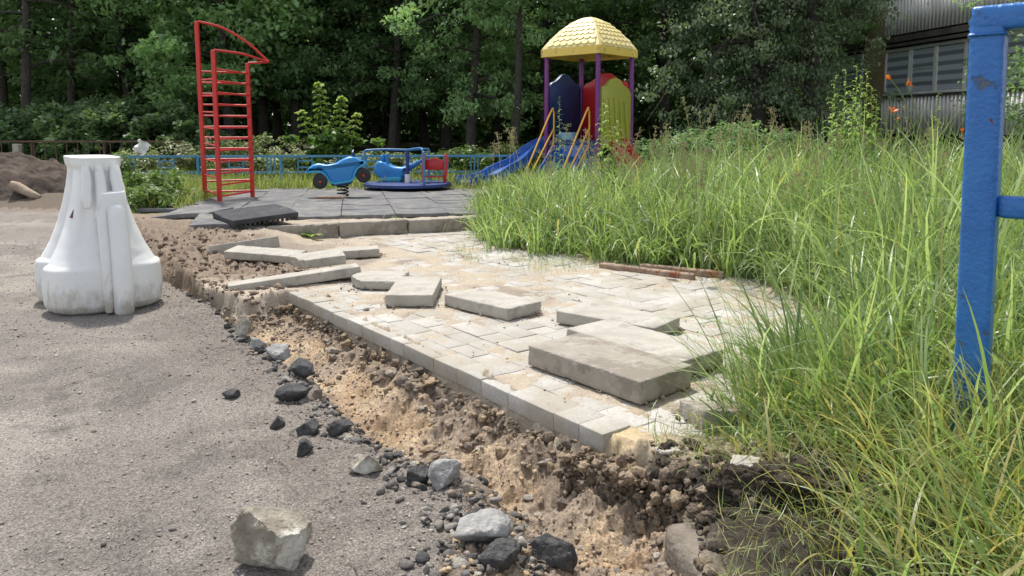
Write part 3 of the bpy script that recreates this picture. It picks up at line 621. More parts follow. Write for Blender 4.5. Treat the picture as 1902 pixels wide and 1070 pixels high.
def barrier():
    root=empty('road_barrier',(0,0,0),label='white water-filled plastic road barrier with flared base standing on the road',cat='barrier')
    H=.84; Ln=.46   # half length
    V=[];F=[];NS=192;NZ=84
    zs=np.linspace(0,1,NZ)
    def prof(t): # half width over relative height
        return float(np.interp(t,[0,.02,.06,.16,.298,.312,.42,.55,.68,.80,.93,.945,1.0],[.262,.296,.312,.316,.306,.280,.232,.188,.156,.134,.116,.128,.13]))
    def hl(t):   # half length
        return float(np.interp(t,[0,.02,.06,.2,.3,.36,.6,.9,.93,1],[Ln-.06,Ln-.02,Ln,Ln,Ln-.005,Ln-.035,Ln-.09,Ln-.15,Ln-.14,Ln-.14]))
    for t in zs:
        a=prof(t);b=hl(t); rr_=min(.8*a,.16*(1-.5*t)+.02)
        for k in range(NS):
            th=2*math.pi*k/NS; c,s_=math.cos(th),math.sin(th); e=2.0/3.4
            x=a*math.copysign(abs(c)**e,c); y=b*math.copysign(abs(s_)**e,s_)
            # deep vertical flutes on the long sides
            side=ss(.25,.7,abs(c)); yy=y/b
            fl=0
            for yc,wd in ((-.18,.15),(.55,.15)):
                fl+=math.exp(-((yy-yc)/wd)**2)
            dep=float(np.interp(t,[0,.05,.3,.6,.85,.92,1],[.12,.17,.22,.34,.34,.05,.0]))
            x*=1-1.2*dep*min(1,1.5*fl)*side
            # twin recesses of the end faces
            end=ss(.35,.9,abs(s_)); xx=x/a
            fe=math.exp(-((abs(xx)-.55)/.16)**2)
            y*=1-float(np.interp(t,[0,.4,.55,.7,.9,.93],[0,0,.05,.06,.05,0]))*fe*end
            V.append((x,y,H*t+.004))
    for i in range(NZ-1):
        for k in range(NS):
            k2=(k+1)%NS; F.append((i*NS+k,i*NS+k2,(i+1)*NS+k2,(i+1)*NS+k))
    V=np.array(V);F=np.array(F)
    # sculpt: cut-out scallop under the feet
    z=V[:,2]; 
    V[:,2]=z+.035*np.exp(-((V[:,1]+.10)/.07)**2)*np.clip(1-z/.12,0,1)+.03*np.exp(-((V[:,1]-.26)/.07)**2)*np.clip(1-z/.12,0,1)
    body=mesh_np('body',V,F,M_bar,root)
    b=MB(); 
    ring=[(prof(1)*.98*math.copysign(abs(math.cos(a))**(2/3.4),math.cos(a)),hl(1)*.99*math.copysign(abs(math.sin(a))**(2/3.4),math.sin(a)),H+.004) for a in np.linspace(0,2*math.pi,97)[:-1]]
    b.add(ring+[(0,0,H+.006)],[(i,(i+1)%96,96) for i in range(96)]); b.build('top_face',M_bar,root,smooth=True)
    # connector tube, collar and tongue on the near end
    b=MB(); y0=-Ln
    def col(pts,w,d): 
        pass
    Zs=[.0,.02,.10,.3,.5,.565,.585,.59]
    yo=lambda z:-(float(np.interp(z,[0,.2,.3,.6,.84],[Ln+.035,Ln+.035,Ln+.02,Ln-.055,Ln-.13])))
    b.tube([(.052,yo(z)+.012,z) for z in Zs],[.042,.052,.054,.053,.052,.050,.040,.02],16)
    b.tube([(-.018,yo(z)+.028,z) for z in Zs[1:]],[.02,.03,.03,.03,.03,.025,.01],12)
    b.build('connector_tube',M_bar,root,smooth=True,angle=60)
    b=MB()
    for x,r_,z0_,z1 in ((.075,.034,.60,.80),(-.012,.030,.55,.80),(-.085,.026,.58,.80)):
        b.tube([(x*(.9 if z>.7 else 1),yo(z)+.02+.01*((z-z0_)/(z1-z0_)),z) for z in np.linspace(z0_,z1,6)],[r_*.6,r_,r_,r_*.95,r_*.9,r_*.7],12)
    b.inflate([(-.05,.52),(.10,.52),(.115,.60),(.10,.67),(-.04,.66)],.05,.02,5,c=(.0,yo(.6)+.045,0))
    b.build('end_lug',M_bar,root,smooth=True,angle=60)
    b=MB(); b.tube([(-.148,-.27,.52),(-.132,-.262,.565)],[.014,.008],8); b.build('rusty_hole',M_rust,root,smooth=True)
    b=MB(); b.tube([(.052,yo(0)+.012,.0),(.052,yo(0)+.012,.02)],[.045,.046],14); b.build('foot_plug',M_black,root,smooth=True)
    return root
ba=barrier(); ba.location=(-2.43,4.36,0); ba.rotation_euler=(0,0,R(37)); ba.scale=(.98,1,1)
# ------------------------------------------------------------------ red climbing frame
cf=empty('climbing_frame',(-3.30,8.62,.17),label='tall red metal climbing ladder with three posts and curved top bars',cat='climbing frame')
Lp=Vector((-3.66,8.96,0));Mp=Vector((-3.29,8.45,0));Rp=Vector((-3.17,9.18,0)); og=Vector(cf.location); og.z=0
zb=.10; tips=Vector(atY(499,115,9.35))
def post(name,p,z1,tilt=.0):
    b=MB(); b.beam((p.x-og.x,p.y-og.y,zb-.17),(p.x-og.x+tilt,p.y-og.y,z1-.17),.045,.045,(0,1,0)); return b.build(name,M_red,cf,bevel=.006)
zL,zM,zR=2.25,1.87,1.79
post('post',Lp,zL,-.02);post('post',Mp,zM,-.01);post('post',Rp,zR,-.01)
def W2(p,z): return Vector((p.x-og.x,p.y-og.y,z-.17))
def bar(name,pts,r): b=MB(); b.tube(pts,r,8); return b.build(name,M_red,cf,smooth=True)
tp=Vector((tips.x-og.x,tips.y-og.y,tips.z-.17))
a=W2(Lp,zL); bar('top_bar',curve([a,a*.66+tp*.34+Vector((0,0,.09)),a*.3+tp*.7+Vector((0,0,.085)),tp],8),.014)
a=W2(Mp,zM); bar('top_bar',curve([a,a*.5+tp*.5+Vector((.02,-.05,.02)),a*.12+tp*.88+Vector((.01,-.02,0)),tp],8),.014)
a=W2(Rp,zR); bar('top_bar',curve([a,a*.4+tp*.6+Vector((.05,-.01,.0)),tp],8),.014)
for k in range(12):
    z=.245+k*.129
    bar('rung',[W2(Mp,z),W2(Rp,z)],.0105); bar('rung',[W2(Lp,z+.01),W2(Rp,z+.01)],.0105)
for k in range(8):
    z=.26+k*.185; bar('rung',[W2(Mp,z),W2(Lp,z+.02)],.0105)
# ------------------------------------------------------------------ spring rider (a small blue quad)
sr=empty('spring_rider',(-2.07,9.15,.15),label='blue plastic quad bike rocker with black wheels on a coil spring',cat='spring rider')
SC=.001863
def zo(L,c=(290,770),s=SC): return [((x-c[0])*s,-(y-c[1])*s) for x,y in L]
Mr=Matrix.Rotation(R(14),3,'Z'); cr=Vector((-.06,0,.335)); 
Mr=Mr
outl=zo([(95,765),(112,745),(138,722),(175,711),(230,722),(285,713),(325,688),(368,670),(410,672),(442,690),(474,703),(476,714),(452,728),(428,745),(410,770),(404,800),(395,825),(370,838),(300,852),(262,852),(240,835),(230,805),(210,775),(180,762),(130,762)])
b=MB(); b.inflate(outl,.115,.045,9,M=Mr,c=cr); b.build('body',M_blueply,sr,smooth=True,angle=50)
b=MB(); trim=zo([(92,767),(130,757),(185,757),(218,775),(238,805),(250,825),(275,835),(365,822),(388,808),(396,770),(415,742),(445,722),(476,706),(480,716),(450,735),(424,752),(410,778),(402,812),(378,835),(280,850),(244,842),(226,815),(206,785),(180,770),(130,770),(96,775)])
b.inflate(trim,.135,.008,5,M=Mr,c=cr); b.build('fender_trim',M_bluelt,sr,smooth=True,angle=50)
b=MB(); b.inflate(zo([(250,840),(390,830),(380,850),(300,862),(255,858)]),.10,.01,5,M=Mr,c=cr); b.build('foot_board',M_navyp,sr,smooth=True)
def wheel(x,z,y,r=.088):
    c=Mr@Vector((x,y,z))+cr; Mw=Mr@Matrix.Rotation(R(90),3,'X')
    b=MB(); b.lathe([(r*.42,-.03),(r*.8,-.034),(r*.95,-.026),(r,-.012),(r,.012),(r*.95,.026),(r*.8,.034),(r*.42,.03)],c,28,Mw); t=b.build('wheel',M_black,sr,smooth=True)
    b=MB(); b.lathe([(r*.4,-.022),(r*.4,.022)],c,20,Mw); b.build('rim',M_rubd,t,smooth=True)
    b=MB(); b.lathe([(r*.17,-.038),(r*.17,.038)],c,12,Mw); b.build('hub_cap',M_redp,t,smooth=True)
for y in (-.13,.13):
    wheel((184-290)*SC,-(828-770)*SC,y); wheel((458-290)*SC,-(792-770)*SC,y)
b=MB(); c0=Mr@Vector(((398-290)*SC,0,-(690-770)*SC))+cr
b.tube([c0,c0+Mr@Vector((.01,0,.07))],.016,8)
b.tube([c0+Mr@Vector((.0,-.05,.045)),c0+Mr@Vector((-.01,-.055,.085)),c0+Mr@Vector((.0,-.03,.105)),c0+Mr@Vector((.0,.03,.105)),c0+Mr@Vector((-.01,.055,.085)),c0+Mr@Vector((0,.05,.045))],.012,8); b.build('handlebar',M_navyp,sr,smooth=True)
b=MB(); sp=[(.066*math.cos(t*2*math.pi*4.2)+.01,.066*math.sin(t*2*math.pi*4.2),.01+t*.17) for t in np.linspace(0,1,110)]; b.tube(sp,.0085,6); b.build('spring',M_black,sr,smooth=True)
b=MB(); b.box((0,0,.004),(.2,.2,.012)); b.build('base_plate',M_rust,sr)
b=MB(); v=[]; 
for k in range(25):
    a=2*math.pi*k/24; v.append(Mr@Vector(((333-290)*SC+.026*math.cos(a),-.117,-(778-770)*SC+.026*math.sin(a)))+cr)
b.tube(v,.0025,5); b.build('side_emblem',M_bluelt,sr,smooth=True)
v_,f_=rbox(.34,.05,.03,.006,10,2,2,jit=.003,seed=61,chip=.03); o=mesh_np('wood_scrap',v_,f_,M_wood); o.location=(*at(615,371,.2)[:2],.225); o.rotation_euler=(0,0,R(8)); tag(o,'short brown wood scrap lying on the matting below the quad rocker','wood scrap')
# ------------------------------------------------------------------ carousel
CYR=10.75; cz=.235
ca=empty('carousel',((757-CX)/FPX*CYR,CYR,.14),label='small blue playground roundabout with a blue and a red seat',cat='carousel')
q=1/1.0
b=MB(); b.lathe([(.60,.055),(.625,.06),(.625,.10),(.60,.105)],(0,0,0),48); b.build('platform',M_navy,ca,smooth=True,angle=30)
b=MB(); b.lathe([(.09,-.02),(.09,.012),(.05,.02),(.05,.056)],(0,0,0),16); b.build('pivot',M_black,ca,smooth=True)
b=MB(); b.tube([(0,0,.1),(0,0,.565)],.026,12); b.build('centre_post',M_navy,ca,smooth=True)
b=MB(); b.tube([(0,0,.1),(0,0,.22)],.042,12); b.build('post_sleeve',M_white,ca,smooth=True)
A0=Vector((-.585,-.12,.105));B0=Vector((.29,-.50,.105)); zt=.575
b=MB(); b.tube(curve([A0,A0+Vector((0,0,.40)),A0+Vector((.01,0,.45)),Vector((A0.x+.06,A0.y+.01,zt-.01)),Vector((-.3,-.06,zt)),Vector((0,0,zt-.01))],6),.0165,10); b.build('hoop_rail',M_railb,ca,smooth=True)
b=MB(); b.tube(curve([B0,B0+Vector((0,0,.40)),Vector((B0.x-.01,B0.y+.02,.545)),Vector((B0.x-.04,B0.y+.07,zt+.02)),Vector((.15,-.22,zt+.015)),Vector((0,0,zt-.01))],6),.0165,10); b.build('hoop_rail',M_railb,ca,smooth=True)
b=MB(); C0=Vector((.24,.53,.105)); b.tube(curve([C0,C0+Vector((0,0,.40)),Vector((.22,.48,zt-.01)),Vector((0,0,zt-.01))],6),.0165,10); b.build('hoop_rail',M_railb,ca,smooth=True)
SW=.002153; wc=Vector((-.245,.16,.105))
def zw(L): return [((x-640)*SW,-(y-838)*SW) for x,y in L]
b=MB(); Mw=Matrix.Rotation(R(-6),3,'Z')
b.inflate(zw([(523,758),(527,730),(540,710),(562,698),(600,705),(625,722),(660,736),(715,740),(750,733),(757,742),(752,765),(735,795),(712,822),(640,830),(590,822),(552,805),(530,782)]),  .115,.05,11,M=Mw,c=wc); body=b.build('blue_seat',M_blueply,ca,smooth=True,angle=60)
b=MB(); b.tube([Mw@Vector((x_*SW,0,z_*SW))+wc for x_,z_ in ((80,78),(110,92),(150,112),(190,134),(212,149))],[.055,.05,.038,.026,.014],14); b.build('tail',M_blueply,ca,smooth=True,angle=60)
b=MB(); b.inflate(zw([(570,830),(585,808),(700,800),(720,812),(705,838),(600,838)]),.14,.02,7,M=Mw,c=wc); b.build('seat_foot',M_bluelt,ca,smooth=True)
b=MB(); b.inflate(zw([(566,700),(564,672),(570,660),(583,658),(590,668),(590,702)]),.055,.02,7,M=Mw,c=wc); b.inflate(zw([(592,705),(588,660),(598,650),(612,655),(618,720)]),.03,.012,7,M=Mw,c=wc); b.build('seat_grip',M_blueply,ca,smooth=True)
b=MB(); v=[]
for k in range(25):
    a=2*math.pi*k/24; v.append(Mw@Vector(((612-640)*SW+.03*math.cos(a),-.121,-(768-838)*SW+.034*math.sin(a)))+wc)
b.tube(v,.0025,5); b.build('side_emblem',M_bluelt,ca,smooth=True)
rc=Vector((.385,-.02,.105))
def zr_(L): return [((x-948)*SW,-(y-845)*SW) for x,y in L]
for yy,dx in ((-.03,0),(.06,0)):
    pass
for lab,L in (('seat_arm',[(868,845),(862,780),(866,710),(866,672),(880,652),(893,656),(890,690),(880,730),(884,790),(890,845)]),('seat_arm',[(1003,845),(1010,790),(1020,740),(1016,690),(1016,660),(1028,655),(1040,672),(1038,720),(1030,790),(1022,845)])):
    b=MB(); b.inflate(zr_(L),.085,.012,7,M=Matrix.Rotation(R(8),3,'Z'),c=rc); b.build(lab,M_redp,ca,smooth=True)
b=MB(); b.inflate(zr_([(884,762),(884,720),(895,696),(915,692),(935,684),(960,684),(980,694),(1005,697),(1014,720),(1012,764)]),.02,.01,5,c=rc+Vector((0,.03,0))); b.build('backrest',M_redp,ca,smooth=True)
b=MB(); b.box(rc+Vector((0,-.01,.085)),(.26,.16,.016)); b.build('seat',M_redp,ca,bevel=.006)
for z_ in (.095,.375): b=MB(); b.tube([rc+Vector((-.135,-.03,z_)),rc+Vector((.145,-.01,z_))],.008,8); b.build('cross_bar',M_railb,ca,smooth=True)
# ------------------------------------------------------------------ play tower
tw=empty('play_tower',(1.18,11.64,.12),label='playground tower with yellow domed roof, purple posts, slides and colourful panels',cat='play tower')
T0=Vector(tw.location)
pF=Vector((1.24,11.0,0));pL=Vector((.53,11.63,0));pR=Vector((1.83,11.67,0));pB=Vector((1.12,12.30,0))
def TW(p,z): return Vector((p.x-T0.x,p.y-T0.y,z-T0.z))
for p in (pL,pB,pF,pR):
    b=MB(); b.tube([TW(p,.05),TW(p,2.12)],.036,14); b.build('post',M_purple,tw,smooth=True)
cen=(pF+pL+pR+pB)/4
ex=(pR-pF+pB-pL)/2; ey=(pL-pF+pB-pR)/2; ex=ex/ex.length; ey=Vector((-ex.y,ex.x,0)); ha=(pR-pF).length/2+.055; hb=(pL-pF).length/2+.055
# roof: four bulging faces
def roofpt(face,u,v_,out=0):
    """face 0..3, u -1..1 across, v 0 (rim)..1 (top)"""
    k=.13+.87*(1-min(v_,1))**.80; h=.115+.475*v_**.93+.02*math.sin(v_*math.pi)
    a_=(ha+.0)*k+out;b_=(hb+.0)*k+out
    if face==0: q=Vector((u*a_,-b_))
    elif face==1: q=Vector((a_,u*b_))
    elif face==2: q=Vector((-u*a_,b_))
    else: q=Vector((-a_,-u*b_))
    return Vector((cen.x-T0.x,cen.y-T0.y,2.09-T0.z+h+out*.3))+ex*q.x+ey*q.y
b=MB()
for f in range(4):
    n=12; Vv=[roofpt(f,-1+2*i/n,j/n) for j in range(n+1) for i in range(n+1)]
    b.add(Vv,[(j*(n+1)+i,j*(n+1)+i+1,(j+1)*(n+1)+i+1,(j+1)*(n+1)+i) for j in range(n) for i in range(n)])
tc_=Vector((cen.x-T0.x,cen.y-T0.y,2.09-T0.z+.59)); b.add([tc_+ex*sx*ha*.14+ey*sy*hb*.14 for sx,sy in((-1,-1),(1,-1),(1,1),(-1,1))],[(0,1,2,3)])
rf=b.build('roof',M_rooft,tw,smooth=True,angle=35)
b=MB()
for f in range(4):    # overlapping round scales
    for j in range(6):
        v0=.06+j*.135; n=7 if j<3 else 6 if j<5 else 4
        k=.12+.88*math.cos(v0*math.pi/2*.94)
        for i in range(n):
            uc=(-1+2*(i+.5+(.25 if j%2 else -.0))/n)*.88
            if abs(uc)>.86: continue
            du=.86/n; dv=.125; pts=[]
            for t in range(9):
                a=math.pi*t/8; pts.append((uc+du*math.cos(a),v0+dv*.45-dv*.62*math.sin(a)))
            pts+= [(uc-du,v0+dv*.95),(uc+du,v0+dv*.95)]
            Vo=[roofpt(f,u,v_,.016 if i_<9 else .005) for i_,(u,v_) in enumerate(pts)]; Vi=[roofpt(f,u,v_,-.004) for u,v_ in pts]
            N_=len(pts); b.add(Vo+Vi,[tuple(range(N_))]+[(q_,(q_+1)%N_,N_+(q_+1)%N_,N_+q_) for q_ in range(N_)])
b.build('roof_scales',M_rooft,rf)
b=MB(); c_=Vector((cen.x-T0.x,cen.y-T0.y,0)); z0=2.08-T0.z
for (sx,sy,lx,ly) in ((0,-1,1,0),(0,1,1,0),(1,0,0,1),(-1,0,0,1)):
    A_=c_+ex*(sx*ha-lx*(ha+.011))+ey*(sy*hb-ly*(hb+.011)); B_=c_+ex*(sx*ha+lx*(ha+.011))+ey*(sy*hb+ly*(hb+.011))
    if sx: A_+=ey*.024; B_-=ey*.024
    A_.z=B_.z=z0+.06; b.beam(A_,B_,.022,.12)
b.build('roof_rim',M_roof,tw,bevel=.008)
b=MB(); b.add([c_+ex*sx*(ha-.01)+ey*sy*(hb-.01)+Vector((0,0,z0+.03)) for sx,sy in((-1,-1),(1,-1),(1,1),(-1,1))]+[c_+Vector((0,0,z0+.16))],[(0,1,4),(1,2,4),(2,3,4),(3,0,4)]); b.build('roof_lining',M_roof,tw)
# deck
b=MB(); zd=.83-T0.z
Mx=Matrix((ex,ey,Vector((0,0,1)))).transposed(); b.box(c_+Vector((0,0,zd-.03)),((pR-pF).length-.02,(pL-pF).length-.02,.07),Mx); b.build('deck',M_navyp,tw,bevel=.008)
def panel(name,p,q,z0_,z1,outl,m,th=.03,frac=(0,1),off=0):
    """outline in unit square mapped between posts p,q"""
    a=TW(p,0);c=TW(q,0);d=(c-a);L=d.length;d.normalize(); nrm=Vector((-d.y,d.x,0)); Mp_=Matrix((d,nrm,Vector((0,0,1)))).transposed()
    o_=[((.045+u*(L-.09)),z0_+v_*(z1-z0_)) for u,v_ in outl]
    b=MB(); b.inflate(o_,th,.015,5,M=Mp_,c=a+nrm*off); return b,Mp_,a,L,nrm
arch=[(0,0),(1,0),(1,.80),(.93,.86),(.82,.88),(.72,.93),(.60,.99),(.5,1),(.40,.99),(.28,.93),(.18,.88),(.07,.86),(0,.80)]
b,_,_,_,_=panel('x',pL,pB,.80,1.86,arch,M_navyp); b.build('blue_panel',M_navyp,tw,smooth=True,angle=50)
b,_,_,_,_=panel('x',pB,pR,.80,1.88,arch,M_redp); b.build('red_panel',M_redp,tw,smooth=True,angle=50)
b,_,_,_,_=panel('x',pF,pR,.72,1.76,[(0.02,0),(1,0),(1,.78),(.92,.86),(.75,.9),(.62,.98),(.45,1),(.3,.96),(.18,.88),(.02,.86)],M_olive); op=b.build('olive_panel',M_olive,tw,smooth=True,angle=50)
a=TW(pF,0);d=TW(pR,0)-a;L=d.length;d.normalize();nr_=Vector((d.y,-d.x,0))
b=MB()
for k in range(5):
    u=.16+k*.155; b.tube(curve([a+d*L*(u+.10)+nr_*.034+Vector((0,0,.84-.12)),a+d*L*(u+.02)+nr_*.036+Vector((0,0,1.15-.12)),a+d*L*(u-.04)+nr_*.034+Vector((0,0,1.56-.12+.03*math.sin(k)))],5),.022,8)
b.build('panel_ribs',M_olive,op,smooth=True)
# stairs on the face between the left and front posts
sdir=-ex; sm_=(TW(pL,0)+TW(pF,0))/2
b=MB()
for sgn in (-1,1):
    A_=sm_+ey*sgn*.30+Vector((0,0,zd)); B_=sm_+sdir*.72+ey*sgn*.30+Vector((0,0,.0)); b.beam(A_,B_,.02,.13)
for k in range(4): 
    t=(k+.7)/4.6; b.box(sm_+sdir*.72*t+Vector((0,0,zd*(1-t)+.01)),(.14,.585,.022),Mx)
b.build('steps',M_bluesl,tw)
for sgn,z_ in ((1,0),(-1,0)):
    e=ey*sgn*.33; b=MB(); H0=sm_+e
    foot=H0+sdir*.62; r_=.013
    b.tube(curve([foot+Vector((0,0,.02)),foot+Vector((0,0,.42)),foot-sdir*.03+Vector((0,0,.48)),H0+sdir*.08+Vector((0,0,zd+.54)),H0+sdir*.02+Vector((0,0,zd+.56)),H0+Vector((0,0,zd+.50)),H0+sdir*.01+Vector((0,0,zd+.1)),H0+sdir*.10+Vector((0,0,zd-.04)),foot+Vector((0,0,.05))],7),r_,8)
    b.tube([foot+Vector((0,0,.24)),H0+Vector((0,0,zd+.30))],r_,8)
    b.build('handrail',M_yel,tw,smooth=True,angle=70)
# blue front board beside steps
b,_,_,_,_=panel('x',pL,pF,.22,.80,[(0,.15),(.25,0),(.75,0),(1,.15),(1,1),(0,1)],M_bluesl,th=.02,off=.05); b.build('skirt_board',M_bluesl,tw,smooth=True,angle=50)
# slide
def slide(name,path,w,m,rim=.07):
    P=curve(path,7); V=[];F=[];cs=[(-w-.012,rim),(-w-.012,rim-.02),(-w-.012,-.035),(0,-.04),(w+.012,-.035),(w+.012,rim-.02),(w+.012,rim),(w-.012,rim),(w-.03,.012),(0,0),(-w+.03,.012),(-w+.012,rim)]
    for i,p in enumerate(P):
        d=(P[min(i+1,len(P)-1)]-P[max(i-1,0)]); dh=Vector((d.x,d.y,0)).normalized(); sx=Vector((dh.y,-dh.x,0)); up_=sx.cross(d.normalized()); 
        if up_.z<0: up_=-up_
        V+=[p+sx*a_+up_*c_2 for a_,c_2 in cs]
    n=len(cs)
    for i in range(len(P)-1):
        for k in range(n): k2=(k+1)%n; F.append((i*n+k,i*n+k2,(i+1)*n+k2,(i+1)*n+k))
    F+=[tuple(range(n)),tuple(range((len(P)-1)*n,len(P)*n))]
    b=MB().add(V,F); return b.build(name,m,tw,smooth=True,angle=45)
mid=(pL+pB)/2
slide('blue_slide',[TW(Vector(p),p[2]) for p in [(mid.x+.05,mid.y-.05,.84),(.55,12.02,.80),(.32,11.98,.66),(.08,11.85,.46),(-.14,11.7,.36),(-.36,11.5,.24),(-.55,11.3,.215),(-.72,11.15,.21)]],.20,M_bluesl,.10)
b=MB(); p_=TW(Vector((-.68,11.19,0)),0); b.box(p_+Vector((0,0,.03)),(.3,.34,.1),Matrix.Rotation(R(40),3,'Z')); b.build('slide_foot',M_navyp,tw,bevel=.01)
slide('red_slide',[TW(Vector(p),p[2]) for p in [(1.50,11.45,.80),(1.60,11.30,.70),(1.70,11.18,.55),(1.78,11.10,.42),(1.86,11.0,.36)]],.14,M_redp,.12)
b=MB(); q_=TW(Vector((1.05,11.55,0)),0); b.lathe([(.02,zd),(.12,zd+.01),(.15,zd+.10),(.155,zd+.12),(.13,zd+.12),(.11,zd+.04),(.0,zd+.03)],(q_.x-.18,q_.y,0),20); b.build('play_bowl',mat('pale blue plastic',(.25,.48,.68)),tw,smooth=True)
b=MB(); b.tube([TW((pB*.5+pL*.5),1.35),TW((pB*.9+pL*.1),1.35)],.012,8); b.build('cross_bar',M_purple,tw,smooth=True)
# ------------------------------------------------------------------ low blue fence
FY=11.9
def bfence(x0,x1,y0,y1):
    root=empty('low_fence',((x0+x1)/2,(y0+y1)/2,.12),label='low faded blue metal fence running behind the playground equipment',cat='fence')
    o=Vector(root.location); P=lambda t,z: Vector((x0+(x1-x0)*t,y0+(y1-y0)*t,z))-Vector((o.x,o.y,0))-Vector((0,0,.12))
    L=x1-x0
    for z in (.565,.525,.30,.26):
        pass
    for z,h in ((.575,.035),(.32,.028)):
        b=MB(); b.beam(P(0,z),P(1,z),.03,h); b.build('rail',M_fenceb,root)
    n=int(L/1.5)+1
    for i in range(n+1):
        t=i/n; b=MB(); b.beam(P(t,.0),P(t,.556),.04,.04,(0,1,0)); b.build('post',M_fenceb,root)
    m_=int(L/.52)
    for i in range(m_):
        t=(i+.5)/m_; w_=.11/L; b=MB()
        if i%2: 
            for s_ in(-1,1): b.beam(P(t+s_*w_,.337),P(t+s_*w_,.556),.02,.022,(0,1,0))
            b.beam(P(t-w_*.85,.50),P(t+w_*.85,.50),.018,.02); b.beam(P(t-w_*.85,.40),P(t+w_*.85,.40),.018,.02)
        else:
            for s_ in(-.5,0,.5): b.beam(P(t+s_*w_,.337),P(t+s_*w_,.556),.018,.02,(0,1,0))
        b.build('baluster_panel',M_fenceb,root)
    return root
bfence(-6.2,.2,11.75,12.1)
# ------------------------------------------------------------------ things on the far left
b=MB(); bx_=.30
for k in range(6): b.box((-.15+.03+k*.05,-.152,.2),(.014,.012,.36))
b.box((0,0,.2),(.30,.28,.40)); o=b.build('bin',M_navyp,None,bevel=.008); o.location=(*atY(223,322,10.9)[:2],.12); o.rotation_euler=(0,0,R(8)); tag(o,'dark blue plastic box standing at the fence end behind the barrier','box')
# rusty fence
rfn=empty('rusty_fence',(-8.6,13.6,.1),label='low rusty metal fence with a concrete post at the far left edge',cat='fence')
def rel(o,p): return Vector(p)-Vector(o.location)
x0=-11.5
b=MB(); b.beam(rel(rfn,(x0,13.7,.78)),rel(rfn,(-5.9,13.5,.78)),.03,.03); b.beam(rel(rfn,(x0,13.7,.22)),rel(rfn,(-5.9,13.5,.22)),.03,.03); b.build('rail',M_rust,rfn)
for k in range(5): 
    x=-11.3+k*1.32; b=MB(); b.beam(rel(rfn,(x,13.69-.03*k,.0)),rel(rfn,(x,13.69-.03*k,.80)),.035,.035,(0,1,0)); b.build('post',M_rust,rfn)
for k in range(26):
    x=-11.2+k*.2; b=MB(); b.beam(rel(rfn,(x,13.69-.007*k,.23)),rel(rfn,(x,13.69-.007*k,.77)),.012,.012,(0,1,0)); b.build('bar',M_rust,rfn)
cpx=atY(31,290,13.4); b=MB(); b.beam(rel(rfn,(cpx[0],13.4,.0)),rel(rfn,(cpx[0]+.02,13.4,.74)),.11,.11,(0,1,0)); b.build('concrete_post',M_conc,rfn,bevel=.01)
# spoil heap
n=130; gx,gy=np.meshgrid(np.linspace(-1,1,n),np.linspace(-1,1,n)); r_=np.sqrt(gx**2+gy**2)
hz=ss(1,.15,r_+.18*(fbm(gx,gy,2.2,3,91)-.5)); zz=hz*(.62+.25*(fbm(gx,gy,3,3,92)-.5))+ (fbm(gx*1.9,gy,7,5,93,.62)-.5)*.26*ss(.0,.1,hz)+(billow(gx,gy,28,2,94)-.5)*.04*ss(0,.1,hz)-.03
V=np.stack([gx.ravel()*2.6,gy.ravel()*1.35,zz.ravel()],-1); I=np.arange(n*n).reshape(n,n); F=np.stack([I[:-1,:-1],I[:-1,1:],I[1:,1:],I[1:,:-1]],-1).reshape(-1,4)
cc=lerp(np.tile(np.array((.065,.050,.040)),(n*n,1)),np.array((.13,.10,.08)),ss(.35,.7,fbm(gx.ravel(),gy.ravel(),6,4,95)))
o=mesh_np('soil_heap',V,F,M_soil,col=cc); o.location=(-7.75,10.95,0); tag(o,'heap of dug brown soil at the far end of the road','soil heap')
lg=at(27,355,.24); b=MB(); pts=[(-.20+.08*k,.02*math.sin(k*1.3),.065-.026*k) for k in range(6)]
b.tube(pts,[.045,.062,.058,.055,.052,.036],12); o=b.build('log',M_logm,smooth=True); p=atY(5,345,10.0); o.location=(p[0]+.28,10.02,.185); o.rotation_euler=(0,R(8),0); tag(o,'short broken log lying on the soil heap','log')
# crumpled white sheet on the weeds
V=[];n=12
for j in range(n+1):
    for i in range(n+1):
        x=(i/n-.5)*.19;y=(j/n-.5)*.2; q_=mn.fractal(Vector((x*9,y*9,3)),.8,2,4); V.append((x*.9+.03*q_,.05*q_+.03*math.sin(x*30),y+.02*q_))
b=MB().add(V,[(j*(n+1)+i,j*(n+1)+i+1,(j+1)*(n+1)+i+1,(j+1)*(n+1)+i) for j in range(n) for i in range(n)]); o=b.build('plastic_sheet',M_white,smooth=False); o.modifiers.new('s','SOLIDIFY').thickness=.002; o.location=atY(264,274,11.6); o.rotation_euler=(R(-10),R(35),R(10)); tag(o,'crumpled white plastic scrap caught on the weeds above the fence','plastic scrap')
# ------------------------------------------------------------------ thick blue railing close on the right
mp=bpy.data.materials.new('thick blue paint'); mp.use_nodes=True; t_=mp.node_tree; bb=t_.nodes['Principled BSDF']; N=t_.nodes.new; L_=t_.links.new
tc=N('ShaderNodeTexCoord'); n1_=N('ShaderNodeTexNoise'); n1_.inputs['Scale'].default_value=9; n1_.inputs['Detail'].default_value=6; L_(tc.outputs['Object'],n1_.inputs[0])
r1=N('ShaderNodeValToRGB'); r1.color_ramp.elements[0].position=.3;r1.color_ramp.elements[1].position=.7; r1.color_ramp.elements[0].color=(.016,.12,.40,1); r1.color_ramp.elements[1].color=(.030,.18,.50,1); L_(n1_.outputs[0],r1.inputs[0])
n2_=N('ShaderNodeTexNoise'); n2_.inputs['Scale'].default_value=14; n2_.inputs['Detail'].default_value=9; n2_.inputs['Roughness'].default_value=.72; L_(tc.outputs['Object'],n2_.inputs[0])
r2=N('ShaderNodeValToRGB'); r2.color_ramp.elements[0].position=.60;r2.color_ramp.elements[1].position=.66; L_(n2_.outputs[0],r2.inputs[0])
